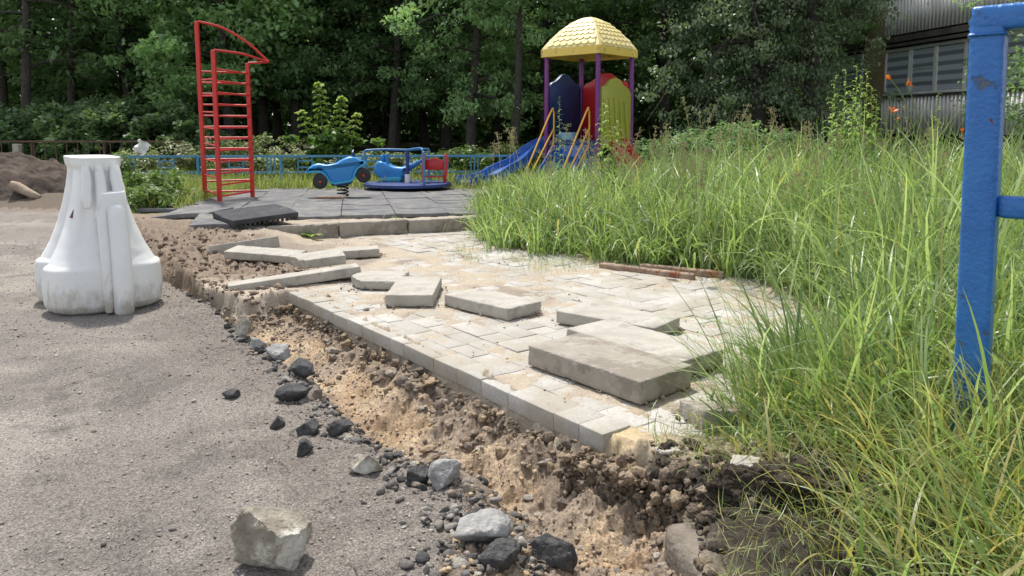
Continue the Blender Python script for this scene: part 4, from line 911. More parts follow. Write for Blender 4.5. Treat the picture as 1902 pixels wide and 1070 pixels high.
mx=N('ShaderNodeMix'); mx.data_type='RGBA'; L_(r2.outputs[0],mx.inputs[0]); L_(r1.outputs[0],mx.inputs[6]); mx.inputs[7].default_value=(.10,.11,.13,1)
n3_=N('ShaderNodeTexNoise'); n3_.inputs['Scale'].default_value=11; n3_.inputs['Detail'].default_value=5; mpn=N('ShaderNodeMapping'); mpn.inputs['Location'].default_value=(3,7,1); L_(tc.outputs['Object'],mpn.inputs[0]); L_(mpn.outputs[0],n3_.inputs[0])
r3=N('ShaderNodeValToRGB'); r3.color_ramp.elements[0].position=.70;r3.color_ramp.elements[1].position=.712; L_(n3_.outputs[0],r3.inputs[0])
mx2=N('ShaderNodeMix'); mx2.data_type='RGBA'; L_(r3.outputs[0],mx2.inputs[0]); L_(mx.outputs[2],mx2.inputs[6]); mx2.inputs[7].default_value=(.11,.03,.02,1); L_(mx2.outputs[2],bb.inputs['Base Color'])
bb.inputs['Roughness'].default_value=.33
n4=N('ShaderNodeTexNoise'); n4.inputs['Scale'].default_value=75; n4.inputs['Detail'].default_value=4; L_(tc.outputs['Object'],n4.inputs[0]); ad=N('ShaderNodeMath'); ad.operation='SUBTRACT'; L_(n4.outputs[0],ad.inputs[0]); sc_=N('ShaderNodeMath'); sc_.operation='MULTIPLY'; sc_.inputs[1].default_value=.6; L_(r2.outputs[0],sc_.inputs[0]); L_(sc_.outputs[0],ad.inputs[1])
bp=N('ShaderNodeBump'); bp.inputs['Strength'].default_value=.7; bp.inputs['Distance'].default_value=.004; L_(ad.outputs[0],bp.inputs['Height']); L_(bp.outputs[0],bb.inputs['Normal'])
rl=empty('metal_railing',(1.272,2.02,.0),label='thick blue painted metal railing post with rails, close at the right edge',cat='railing')
rd=Vector((.76,-.65,0)); rn=Vector((.65,.76,0)); MR=Matrix((rd,rn,Vector((0,0,1)))).transposed()
def rb(name,c,sz,seed,parent=rl):
    v,f=rbox(*sz,.011,max(2,int(sz[0]/.02)),3,max(2,int(sz[2]/.02))); 
    d_=np.array([mn.fractal(Vector(p)*30+Vector((seed,0,0)),.8,2,3) for p in v]); v=v*(1+.018*d_[:,None]*np.array((1,1,.0)))
    v=v@np.array(MR).T+np.array(c); o=mesh_np(name,v,f,mp,parent); return o
rb('post',(0,0,.64),(.080,.080,1.28),1); rb('top_rail',(rd.x*.66,rd.y*.66,1.288),(1.40,.082,.064),2); 
rb('middle_rail',(rd.x*.70,rd.y*.70,.795),(1.32,.05,.058),3)
rb('weld_bead',(0,0,1.247),(.088,.088,.014),4)
tt=bpy.data.objects['post']
rl.rotation_euler=(0,R(-.7),0)
M_foot=mat('clayey concrete',(.15,.125,.10),(.26,.225,.185),9,.95,.7,60,c3=(.09,.075,.06),c3amt=.42,c3scale=6,spec=.15)
v_,f_=rbox(.34,.50,.34,.03,14,16,14,jit=.006,seed=71,chip=.07); o=mesh_np('concrete_footing',v_,f_,M_foot); o.location=(.597,1.60,-.145); o.rotation_euler=(0,0,R(14)); tag(o,'vertical face of a buried concrete footing under black earth, bottom of the photo','footing')
# ------------------------------------------------------------------ building on the right
bd=empty('apartment_building',(11.1,22.7,0),label='grey apartment building with corrugated balcony cladding, white windows and a brick pier',cat='building')
fN=Vector((.2017,-.9794,0)); fX=Vector((-.9794,-.2017,0))   # towards camera along the facade / outwards
MBd=Matrix((fN,fX,Vector((0,0,1)))).transposed()
def BP(t,o_,z): return MBd@Vector((t,o_,z))
def bbox(name,t0,t1,o0,o1,z0,z1,m,parent=bd,bevel=0):
    b=MB(); b.box(BP((t0+t1)/2,(o0+o1)/2,(z0+z1)/2),(t1-t0,o1-o0,z1-z0),MBd); return b.build(name,m,parent,bevel=bevel)
M_corr=mat('corrugated sheet',(.62,.61,.58),(.70,.69,.66),3,.5,.1,20,c3=(.30,.28,.25),c3amt=.36,c3scale=4)
M_dkw=mat('dark trim',(.035,.03,.026),(.07,.06,.05),8,.8)
M_wf=mat('white window frame',(.62,.62,.60),(.72,.72,.70),6,.5)
mb_=bpy.data.materials.new('brick'); mb_.use_nodes=True; t_=mb_.node_tree; br=t_.nodes.new('ShaderNodeTexBrick'); tcb=t_.nodes.new('ShaderNodeTexCoord'); mpb=t_.nodes.new('ShaderNodeMapping'); mpb.inputs['Rotation'].default_value=(R(90),0,0)
br.inputs['Color1'].default_value=(.36,.25,.14,1); br.inputs['Color2'].default_value=(.44,.33,.19,1); br.inputs['Mortar'].default_value=(.16,.13,.10,1); br.inputs['Scale'].default_value=4; br.inputs['Mortar Size'].default_value=.03
sx_=t_.nodes.new('ShaderNodeSeparateXYZ'); cx2=t_.nodes.new('ShaderNodeCombineXYZ'); ady=t_.nodes.new('ShaderNodeMath'); ady.operation='SUBTRACT'
t_.links.new(tcb.outputs['Object'],sx_.inputs[0]); t_.links.new(sx_.outputs[0],ady.inputs[0]); t_.links.new(sx_.outputs[1],ady.inputs[1]); t_.links.new(ady.outputs[0],cx2.inputs[0]); t_.links.new(sx_.outputs[2],cx2.inputs[1]); t_.links.new(cx2.outputs[0],br.inputs['Vector'])
t_.links.new(br.outputs[0],t_.nodes['Principled BSDF'].inputs['Base Color']); t_.nodes['Principled BSDF'].inputs['Roughness'].default_value=.9
mg_=bpy.data.materials.new('window with blinds'); mg_.use_nodes=True; t_=mg_.node_tree; wv=t_.nodes.new('ShaderNodeTexWave'); wv.wave_type='BANDS'; wv.bands_direction='Z'; wv.inputs['Scale'].default_value=1.25; wv.inputs['Distortion'].default_value=.35; wv.inputs['Detail'].default_value=1
tcb=t_.nodes.new('ShaderNodeTexCoord'); t_.links.new(tcb.outputs['Object'],wv.inputs['Vector']); rb_=t_.nodes.new('ShaderNodeValToRGB'); rb_.color_ramp.elements[0].color=(.20,.22,.25,1); rb_.color_ramp.elements[1].color=(.46,.50,.56,1); rb_.color_ramp.elements[0].position=.25; rb_.color_ramp.elements[1].position=.6
t_.links.new(wv.outputs['Fac'],rb_.inputs[0]); t_.links.new(rb_.outputs[0],t_.nodes['Principled BSDF'].inputs['Base Color']); t_.nodes['Principled BSDF'].inputs['Roughness'].default_value=.28
bbox('wall',-14,9,-9,-.35,-.2,14.,mb_)
bbox('brick_pier',-.95,0,-.35,.02,-.2,14,mb_)
def corr(t0,t1,z0,z1,off=.06):
    n=int((t1-t0)/.012); V=[];F=[]
    for i in range(n+1):
        t=t0+(t1-t0)*i/n; o_=off+.045*math.tanh(3*math.sin(2*math.pi*t/.135)+1.0)
        V+=[BP(t,o_,z0),BP(t,o_,z1)]
    F=[(2*i,2*i+2,2*i+3,2*i+1) for i in range(n)]
    b=MB().add(V,F); o=b.build('corrugated_panel',M_corr,bd,smooth=True); md_=o.modifiers.new('s','SOLIDIFY'); md_.thickness=.004; return o
def balcony(t0,t1,zb,cells):
    corr(t0,t1,zb,zb+1.04)
    bbox('balcony_slab',t0,t1,-.35,.0,zb-.16,zb-.004,M_dkw)
    bbox('sill',t0,t1,-.05,.12,zb+1.045,zb+1.115,M_dkw)
    f=bbox('window_frame',t0+.02,t1-.02,-.02,.055,zb+1.12,zb+1.19,M_wf); bbox('frame_top',t0+.02,t1-.02,-.02,.055,zb+2.38,zb+2.46,M_wf,f)
    n=cells; w_=(t1-t0-.04)/n
    for i in range(n+1): bbox('mullion',max(t0+.02,t0+.02+i*w_-.04),min(t1-.02,t0+.02+i*w_+.04),-.018,.053,zb+1.192,zb+2.378,M_wf,f)
    for i in range(n):
        g_=bbox('window_pane',t0+.065+i*w_,t0+.02+(i+1)*w_-.045,-.01,.01,zb+1.192,zb+2.378,mg_)
        if i%3==1: 
            a_,c__=t0+.065+i*w_,t0+.02+(i+1)*w_-.045
            bbox('sash',a_,a_+.05,.012,.04,zb+1.20,zb+2.37,M_wf,g_); bbox('sash',c__-.05,c__,.012,.04,zb+1.20,zb+2.37,M_wf,g_); bbox('sash_bar',a_+.051,c__-.051,.012,.03,zb+1.83,zb+1.85,M_wf,g_)
    bbox('eave',t0,t1,-.1,.20,zb+2.50,zb+2.58,M_dkw)
    bbox('eave_board',t0,t1,-.1,.14,zb+2.64,zb+2.80,M_dkw)
for zb in (.86,3.72,6.6): balcony(.02,7.1,zb,7); balcony(-4.6,-.97,zb,4)
bbox('plinth',-14,9,-.35,-.25,-.2,.66,M_conc)
bbox('gas_pipe',-4.5,-1.0,.2,.25,2.68,2.73,M_wf)
# ------------------------------------------------------------------ vegetation builders
GG=np.random.default_rng(77)
def blades(P,h,w,lean,az=None,seg=5,curl=.5,flop=0,zoff=-.01,rnd=None,az_spread=3.14):
    """P (n,2). Returns V,F,attr. Curved tapering strips rooted on the ground."""
    n=len(P); g=GG
    if az is None: az=g.uniform(-math.pi,math.pi,n)
    else: az=az+g.normal(0,az_spread,n)
    z0=tzv(P[:,0],P[:,1])+zoff
    t=np.linspace(0,1,seg+1)[None,:]
    # bending: angle from vertical grows with t
    a0=lean*g.uniform(.1,.9,n); a1=a0+curl*g.uniform(.2,1.9,n)**1.3+flop
    tw=g.normal(0,.5,n)
    A=a0[:,None]+(a1-a0)[:,None]*t**1.6
    ds=h[:,None]/seg
    hx=np.concatenate([np.zeros((n,1)),np.cumsum(np.sin(A[:,1:])*ds,1)],1); hz=np.concatenate([np.zeros((n,1)),np.cumsum(np.cos(A[:,1:])*ds,1)],1)
    azt=az[:,None]+g.normal(0,.25,n)[:,None]*t
    cx=P[:,:1]+hx*np.cos(azt); cy=P[:,1:2]+hx*np.sin(azt); cz=np.maximum(z0[:,None]+hz,z0[:,None]+.004)
    W=w[:,None]*np.clip((1-t**2.2),.03,1)*(.55+.45*np.minimum(t*5,1))
    sa=az[:,None]+math.pi/2+tw[:,None]*t; sx=np.cos(sa)*W/2; sy=np.sin(sa)*W/2; sz=np.sin(tw)[:,None]*W*.25
    Vl=np.stack([cx-sx,cy-sy,cz-sz],-1); Vr=np.stack([cx+sx,cy+sy,cz+sz],-1)
    V=np.stack([Vl,Vr],2).reshape(n,-1,3)   # n,(seg+1)*2,3
    b=(np.arange(n)*(seg+1)*2)[:,None,None]; q=np.array([[2*i,2*i+1,2*i+3,2*i+2] for i in range(seg)])[None]
    F=(b+q).reshape(-1,4); r=g.random(n) if rnd is None else rnd
    return V.reshape(-1,3),F,np.repeat(r,(seg+1)*2)
def merge(parts):
    V=[];F=[];A=[];n=0
    for v,f,a in parts: V.append(v);F.append(f+n);A.append(a);n+=len(v)
    return np.vstack(V),np.vstack(F),np.concatenate(A)
M_grass=leafmat('grass blades',[(0,(.42,.35,.17)),(.06,(.30,.29,.09)),(.12,(.10,.16,.055)),(.45,(.185,.265,.095)),(.75,(.285,.37,.155)),(1,(.44,.50,.29))],trans=.42,rough=.36,spec=.5,tb=1.5)
M_meadow=leafmat('short grass',[(0,(.45,.37,.2)),(.15,(.30,.28,.10)),(.25,(.12,.18,.04)),(.6,(.18,.25,.06)),(1,(.27,.32,.10))],trans=.4,tb=1.4)
def inG(p): return sdist(p[:,0],p[:,1],GB)
# --- tall grass, rooted in tufts
def tufts(n,x0,x1,y0,y1,keep,per,rad,hf,wr,lean,curl,seg=5,**k):
    c=np.stack([GG.uniform(x0,x1,n),GG.uniform(y0,y1,n)],-1); d=inG(c); m=keep(c,d); c=c[m]; d=d[m]
    npb=GG.integers(per[0],per[1],len(c)); idx=np.repeat(np.arange(len(c)),npb); P=c[idx]+GG.normal(0,1,(len(idx),2))*rad
    hh=(hf(c,d)*GG.uniform(.7,1.25,len(c)))[idx]*GG.uniform(.4,1.15,len(idx)); base=GG.random(len(c)); r=np.clip(base[idx]*.6+GG.random(len(idx))*.4+.0,0,1)
    r=np.where(GG.random(len(idx))<.055,GG.random(len(idx))*.08,np.clip(r,.09,1))
    w=GG.uniform(wr[0],wr[1],len(idx)); out=np.arctan2(P[:,1]-c[idx][:,1],P[:,0]-c[idx][:,0])
    return blades(P,hh,w,lean,az=out,az_spread=.7,seg=seg,curl=curl,rnd=r,**k)
hgt=lambda c,d: (.30+.14*fbm(c[:,0],c[:,1],.9,2,101)+.16*ss(.0,.7,d)+.16*ss(.3,2.2,c[:,0])+.16*ss(1.2,2.6,c[:,0])*ss(8,6,c[:,1]))*(1-.35*ss(7.5,11,c[:,1]))
parts=[]
parts.append(tufts(2300,-.5,4.2,3.2,8,lambda c,d:(d>.02)&(d<.75)&(c[:,1]>3.7)&~((c[:,1]<5.1)&(d<.10)&(c[:,0]>.4)),(12,24),.05,hgt,(.008,.017),.5,1.1))
parts.append(tufts(5200,-.4,6.5,3.0,10.5,lambda c,d:(d>.6)&(c[:,1]>3.0),(8,15),.09,hgt,(.009,.019),.5,1.2))
parts.append(tufts(2400,-.2,9.5,9.5,14,lambda c,d:(d>.3)&~((c[:,1]>10.5)&(c[:,0]<.4)),(6,11),.10,hgt,(.011,.018),.5,1.0,seg=4))
o=mesh_np('tall_grass',*merge(parts)[:2],M_grass,attr=None) if False else None
v,f,a=merge(parts); o=mesh_np('tall_grass',v,f,M_grass,attr=a); tag(o,kind='stuff'); print('tall grass',len(v))
# --- nearer grass at the right, partly flattened
parts=[]
near_h=lambda c,d:.13+.34*ss(.0,.45,d)*ss(2.0,2.6,c[:,1])+.08*ss(.5,1,d)
parts.append(tufts(620,.5,2.6,2.05,3.9,lambda c,d:(d>.03),(9,19),.045,near_h,(.006,.0125),.65,.95,seg=7))
parts.append(tufts(420,.9,2.8,2.2,4.3,lambda c,d:(d>.25),(10,18),.05,lambda c,d:.56+.14*fbm(c[:,0],c[:,1],2,2,5),(.007,.014),.6,.8,seg=7))
n=260; P=np.stack([GG.uniform(1.2,4.0,n),GG.uniform(2.9,5.6,n)],-1); parts.append(blades(P,GG.uniform(.8,1.15,n),GG.uniform(.010,.018,n),.35,seg=9,curl=1.1,rnd=GG.uniform(.3,1,n)))
n=70; P=np.stack([GG.uniform(1.05,1.6,n),GG.uniform(1.75,2.2,n)],-1); parts.append(blades(P,GG.uniform(.35,.62,n),GG.uniform(.007,.013,n),.7,seg=9,curl=.9,rnd=GG.uniform(.3,1,n)))
# flattened thatch at the bottom right: long blades combed to the lower left
n=7500; P=np.stack([GG.uniform(.55,2.1,n),GG.uniform(1.15,2.35,n)],-1); d=inG(P); P=P[(d>.10+.05*GG.random(n))]; P=P[GG.random(len(P))<.45+.55*ss(.8,1.15,P[:,0])]; P=P[~((P[:,1]>1.75)&(P[:,0]<.95)&(P[:,1]<2.25)&(GG.random(len(P))<.88))]; n=len(P)
az=np.where(GG.random(n)<.6,GG.normal(3.6,.8,n),GG.uniform(-3.14,3.14,n))
r=np.where(GG.random(n)<.42,GG.random(n)*.09,GG.uniform(.12,1,n)); parts.append(blades(P,GG.uniform(.10,.42,n),GG.uniform(.003,.0095,n),1.15,az=az,az_spread=.1,seg=7,curl=.45,flop=.18,rnd=r,zoff=.004))
n=2600; P=np.stack([GG.uniform(.42,1.3,n),GG.uniform(1.3,2.3,n)],-1); P=P[sdist(P[:,0],P[:,1],U)>.02]; n=len(P); parts.append(blades(P,GG.uniform(.02,.10,n),GG.uniform(.0012,.003,n),1.4,seg=3,curl=.2,flop=.1,zoff=.006,rnd=np.where(GG.random(n)<.6,GG.random(n)*.09,GG.random(n))))
n=110; P=np.stack([GG.uniform(.66,1.15,n),GG.uniform(1.45,2.0,n)],-1); parts.append(blades(P,GG.uniform(.2,.46,n),GG.uniform(.0025,.005,n),.9,az=np.full(n,3.15),az_spread=.35,seg=9,curl=.55,flop=.25,rnd=np.where(GG.random(n)<.7,GG.random(n)*.09,GG.uniform(.2,1,n)),zoff=.02))
# blades hanging over the pavement edge
n=900; P=np.stack([GG.uniform(.5,1.3,n),GG.uniform(2.2,3.6,n)],-1); d=inG(P); P=P[(d>.06)&(d<.25)][:260]; n=len(P); parts.append(blades(P,GG.uniform(.25,.62,n),GG.uniform(.0035,.0075,n),.8,az=np.full(n,2.9),az_spread=.6,seg=8,curl=.7,rnd=GG.uniform(.1,1,n)))
v,f,a=merge(parts); o=mesh_np('near_grass',v,f,M_grass,attr=a); tag(o,kind='stuff'); print('near grass',len(v))
# --- short grass round the matting and on the verge
parts=[]
def patch(n,x0,x1,y0,y1,keep,h,w,lean,curl,seg=4,rn=(0,1)):
    P=np.stack([GG.uniform(x0,x1,n),GG.uniform(y0,y1,n)],-1); P=P[keep(P)]; n=len(P); parts.append(blades(P,GG.uniform(*h,n),GG.uniform(*w,n),lean,seg=seg,curl=curl,rnd=GG.uniform(*rn,n)))
patch(16000,-6,3,10.35,14,lambda P:(P[:,1]>10.6+.12*np.sin(P[:,0]*3))|(P[:,0]<-4.),(.08,.34),(.006,.012),.5,.7)
patch(9000,-5.4,-3.3,7.6,11,lambda P:(sdist(P[:,0],P[:,1],U)>.12)&(P[:,0]<-3.42-.12*(P[:,1]-8)),(.08,.30),(.005,.010),.5,.7)
patch(6000,-12,-4.6,9.0,14,lambda P:(sdist(P[:,0],P[:,1],U)>.1)&((P[:,1]>12)|(P[:,0]>-5.2)),(.08,.3),(.007,.013),.5,.7)
v,f,a=merge(parts); o=mesh_np('short_grass',v,f,M_meadow,attr=a); tag(o,kind='stuff')
# --- thin tufts in the pavement cracks and creeping grass by the beams
parts=[]
P=[]
for u,v_,n,r_ in [(845,470,26,.06),(880,462,40,.08),(868,485,18,.05),(905,478,24,.06),(940,482,50,.09),(985,492,60,.1),(1040,488,90,.12),(1070,497,70,.1),(1010,505,30,.06),(745,432,46,.035),(812,430,36,.03),(1335,600,22,.04),(1340,655,40,.05),(1320,690,30,.05),(1330,780,50,.05)]:
    c=at(u,v_,.06); P.append(np.array(c[:2])+GG.normal(0,1,(n,2))*np.array((r_*1.6,r_)))
P=np.vstack(P); n=len(P); parts.append(blades(P,GG.uniform(.03,.11,n),GG.uniform(.002,.0045,n),.9,seg=4,curl=.8,rnd=GG.uniform(0,1,n),zoff=.0))
v,f,a=merge(parts); o=mesh_np('crack_grass',v,f,M_grass,attr=a); tag(o,kind='stuff')
# --- leaf clouds
def leaves(Cn,rad,per,size,flat=.6,rn=None,droop=.3,asp=.5,seed=0,fold=.25):
    g=np.random.default_rng(seed); k=len(Cn); idx=np.repeat(np.arange(k),per); n=len(idx)
    d=g.normal(0,1,(n,3)); d/=np.linalg.norm(d,axis=1,keepdims=True); d*=(g.random(n)**.45)[:,None]
    rr_=np.asarray(rad)*np.ones(k); c=np.asarray(Cn)[idx]+d*rr_[idx][:,None]*np.array((1,1,flat))
    az=g.uniform(-math.pi,math.pi,n); el=g.normal(-droop,.45,n); L=np.stack([np.cos(az)*np.cos(el),np.sin(az)*np.cos(el),np.sin(el)],-1)
    up=np.stack([g.normal(0,.5,n),g.normal(0,.5,n),np.ones(n)],-1); Sd=np.cross(L,up); Sd/=np.linalg.norm(Sd,axis=1,keepdims=True); Nn=np.cross(Sd,L)
    sz=size*g.uniform(.6,1.3,n)[:,None]; L=L*sz; Sd=Sd*sz*asp/2*1.1; 
    V=np.stack([c-L*.5,c+Sd-L*.05+Nn*sz*fold*.3,c+L*.5-Nn*sz*.12,c-Sd-L*.05+Nn*sz*fold*.3],1).reshape(-1,3)
    F=np.arange(n*4).reshape(n,4); b=g.random(k) if rn is None else rn
    r=np.clip(b[idx]*.6+g.random(n)*.4,0,1); return V,F,np.repeat(r,4)
DK=lambda s:[(0,(.028*s,.046*s,.021*s)),(.5,(.048*s,.076*s,.035*s)),(1,(.078*s,.115*s,.053*s))]
M_leafd=leafmat('dark forest leaves',DK(3.7),trans=.46,rough=.5,spec=.3)
M_leafm=leafmat('green tree leaves',DK(4.0),trans=.38,rough=.5,spec=.3)
M_leafu=leafmat('undergrowth leaves',DK(2.6),trans=.35)
M_leafl=leafmat('light maple leaves',DK(5.0),trans=.42,rough=.5,spec=.3)
M_leafb=leafmat('greyish birch leaves',[(0,(.09,.13,.075)),(.5,(.155,.21,.12)),(1,(.26,.32,.20))],trans=.3,rough=.4,spec=.4)
M_shr=leafmat('shrub leaves',[(0,(.08,.13,.04)),(.6,(.11,.18,.05)),(1,(.20,.27,.09))],trans=.35)
M_pale=leafmat('pale flowering weed',[(0,(.10,.15,.05)),(.55,(.20,.26,.10)),(.6,(.42,.42,.30)),(1,(.60,.58,.46))],trans=.3)
M_lime=leafmat('young maple leaves',[(0,(.07,.14,.03)),(.5,(.11,.20,.04)),(.6,(.22,.32,.08)),(1,(.46,.54,.17))],trans=.4,tb=1.2)
def tree(name,loc,label,H=8,r0=.14,lo=1.8,hi=None,crad=2.2,nl=26,ncl=7,per=34,size=.13,lm=M_leafd,seed=0,lean=(0,0),group=None,droop=.35,asp=.5,fork=True,cl=.34,shape=.6,link=True,az0=None):
    rg_=random.Random(seed); root=empty(name,loc,label=label,cat='tree',group=group); hi=hi or H
    tp=[]; 
    for i in range(11):
        t=i/10; tp.append(Vector((lean[0]*H*t+.10*math.sin(t*5+seed),lean[1]*H*t+.10*math.cos(t*4+seed*2),H*t-.15)))
    def on(z):
        k=min(max((z+.15)/H*10,0),9.99); i=int(k); return tp[i].lerp(tp[i+1],k-i)
    tb=MB(); tb.tube(tp,[r0*(1.35 if i==0 else 1)*(1-.85*i/10)+.008 for i in range(11)],10)
    bb=MB(); Cc=[];Rr=[];rn=[]
    for i in range(nl):
        f=(i+rg_.random())/nl; z=lo+(hi-lo)*f**.9; b0=on(z); a=rg_.uniform(0,6.283) if az0 is None else rg_.gauss(az0,1.1)
        Lm=crad*(1-(2*abs(f-.38)/1.3)**2*shape)*rg_.uniform(.6,1.15); d=Vector((math.cos(a),math.sin(a),0)); ris=rg_.uniform(.1,.55)
        pts=[b0+d*Lm*t+Vector((0,0,Lm*(ris*t-droop*1.3*t*t)))+Vector((-d.y,d.x,0))*.12*math.sin(t*4+i) for t in (0,.2,.4,.6,.8,1)]
        bb.tube(pts,[max(.05*(1-f*.6)*(1-t)*r0/.14,.006)+.004 for t in (0,.2,.4,.6,.8,1)],5,cap=False)
        shade=rg_.random()
        for j in range(ncl):
            t=.30+.70*(j+rg_.random())/ncl; k=t*5; q=int(min(k,4.99)); p=pts[q].lerp(pts[q+1],k-q); s_=Lm*.30*(1.15-t)+.08
            p=p+Vector((rg_.gauss(0,s_),rg_.gauss(0,s_),rg_.gauss(-.05,s_*.5))); Cc.append(p); Rr.append(cl*rg_.uniform(.6,1.25)); rn.append(min(1,max(0,.5*shade+.5*rg_.random())))
    tr_=tb.build('trunk',M_bark,root,smooth=True,angle=80); bb.build('limbs',M_bark,tr_,smooth=True)
    v,f,a=leaves(np.array([tuple(c) for c in Cc]),np.array(Rr),per,size,flat=.55,rn=np.array(rn),droop=droop,asp=asp,seed=seed); mesh_np('crown',v,f,lm,root,attr=a,smooth=False)
    return root
# hero trees
gz=lambda x,y: tz(x,y)-.05
def TR(u,Y,**k): 
    x=(u-CX)/FPX*Y; return tree(k.pop('name','broadleaf_tree'),(x,Y,gz(x,Y)),k.pop('label'),**k)
TR(430,17.5,label='light green maple behind the red climbing frame',name='maple_tree',H=7.5,r0=.13,lo=1.6,crad=2.3,nl=54,ncl=12,per=62,size=.14,lm=M_leafl,seed=3,asp=.62,cl=.40)
TR(560,19.5,label='mid green tree between the climbing frame and the maple sapling',H=7.5,r0=.14,lo=1.7,crad=2.3,nl=36,ncl=9,per=40,size=.13,lm=M_leafm,seed=4)
TR(880,17.0,label='bright green tree with low hanging boughs left of the play tower',H=7.2,r0=.12,lo=1.3,crad=2.3,nl=44,ncl=10,per=44,size=.12,lm=M_leafl,seed=5,droop=.5,asp=.42)
TR(955,15.6,label='slim grey trunked tree just left of the yellow tower roof',H=8,r0=.085,lo=3.4,crad=1.5,nl=18,ncl=7,per=34,size=.12,lm=M_leafm,seed=6)
TR(1225,19,label='dense green tree directly behind the play tower',H=7.5,r0=.14,lo=1.2,crad=2.2,nl=36,ncl=9,per=40,size=.13,lm=M_leafm,seed=7)
TR(1400,16.0,label='big silvery leaved birch hanging over the tall grass right of the tower',name='birch_tree',H=7.6,r0=.15,lo=1.5,crad=2.5,nl=54,ncl=12,per=60,size=.085,lm=M_leafb,seed=8,droop=.75,asp=.55,cl=.33)
TR(1512,15.6,label='birch with a stout bare trunk in front of the building',name='birch_tree',H=7.8,r0=.20,lo=2.35,crad=1.5,nl=36,ncl=10,per=54,size=.085,lm=M_leafb,seed=9,droop=.45,asp=.55,cl=.33)
TR(1975,11.5,label='leafy tree at the right edge behind the blue railing',H=5.5,r0=.08,lo=.5,crad=1.25,nl=26,ncl=8,per=40,size=.09,lm=M_leafm,seed=19)
TR(500,20,label='second light green maple, behind and right of the climbing frame',name='maple_tree',H=7.5,r0=.13,lo=1.4,crad=2.3,nl=44,ncl=10,per=44,size=.14,lm=M_leafl,seed=23,asp=.62,cl=.38)
TR(735,19.0,label='mid green tree in the middle, above the roundabout',H=7.2,r0=.12,lo=1.5,crad=2.2,nl=40,ncl=10,per=42,size=.13,lm=M_leafm,seed=24)
# forest prototypes and copies
protos=[tree('forest_tree',(-7,21,.3),'x',H=11,r0=.13,lo=1.6,crad=2.6,nl=50,ncl=9,per=34,size=.17,lm=M_leafd,seed=31),
        tree('forest_tree',(-11,24,.3),'x',H=12,r0=.15,lo=1.4,crad=3.0,nl=44,ncl=9,per=34,size=.18,lm=M_leafd,seed=32,lean=(.05,0)),
        tree('forest_tree',(3,24,.3),'x',H=10,r0=.13,lo=1.4,crad=2.6,nl=40,ncl=9,per=36,size=.16,lm=M_leafd,seed=33),
        tree('bare_trunk_tree',(-9,18,.3),'x',H=9,r0=.11,lo=2.0,crad=1.7,nl=28,ncl=7,per=30,size=.15,lm=M_leafd,seed=34,lean=(-.04,0))]
rf_=random.Random(12); used=set(); cnt=0
spots=[]
for (u,Y,k) in [(55,17.5,3),(128,18.5,3),(150,22,3),(20,20,0),(95,24,1),(200,21,0),(255,19.5,3),(300,22.5,0),(345,25,1),(395,21,3),(235,26,1),(-40,22,1),(470,23,2),(520,21.5,0),(600,24,2),(640,21,2),(690,23,2),(745,20.5,2),(790,24,1),(820,21.5,2),(1010,20.5,2),(930,24,2),(1065,23,2),(1120,20.5,2),(1160,25,1),(1290,22.5,2),(1340,20,2),(1440,22,2),(1480,25,1),(10,27,1),(160,28,1),(420,28,1),(720,27,1),(1000,28,1),(1250,28,1),(-90,26,0)]:
    spots.append(((u-CX)/FPX*Y,Y,k,u))
first=[True]*4
ORD=['first','second','third','fourth','fifth','sixth','seventh','eighth','ninth','tenth','eleventh','twelfth','thirteenth','fourteenth']
def zone(u): return 'left' if u<380 else 'middle' if u<900 else 'right'
for x,Y,k,u in spots:
    o=protos[k] if first[k] else copy_tree(protos[k]); first[k]=False
    o.location=(x,Y,gz(x,Y)); o.rotation_euler=(0,0,rf_.uniform(0,6.28)); s_=rf_.uniform(.85,1.1); o.scale=(s_,s_,s_)
    zn=zone(u); od=sorted([q for q in spots if zone(q[3])==zn and (q[2]==3)==(k==3)],key=lambda q:q[3]).index((x,Y,k,u)); kind='bare trunked' if k==3 else 'shaded'
    o['category']='tree'; o['label']=kind+' forest tree, '+ORD[od]+{'left':' from the left in the wood left of the climbing frame','middle':' from the left in the wood between frame and tower','right':' from the left in the wood behind tower and birches'}[zn]
    o['group']=kind+' trees of the wood, '+zn
# far wood: one mass
g=np.random.default_rng(9); n=2600; cx_=g.uniform(-42,34,n); cy_=g.uniform(31,44,n); cz_=g.uniform(0,10,n)
gap=(fbm(cx_*1.,cz_*1.,.5,3,7)>.50)&(cx_/cy_<-.40)&(cz_>2.2)
m=~gap; Cn=np.stack([cx_,cy_,cz_],-1)[m]; nl_=2400; Cn=np.vstack([Cn,np.stack([g.uniform(-30,22,nl_),g.uniform(27,31,nl_),g.uniform(-.2,1,nl_)+4.2*g.random(nl_)**1.2],-1)]); v,f,a=leaves(Cn,np.full(len(Cn),1.0),26,.34,flat=.7,seed=4,asp=.6); o=mesh_np('far_wood',v,f,M_leafd,attr=a,smooth=False); tag(o,kind='stuff')
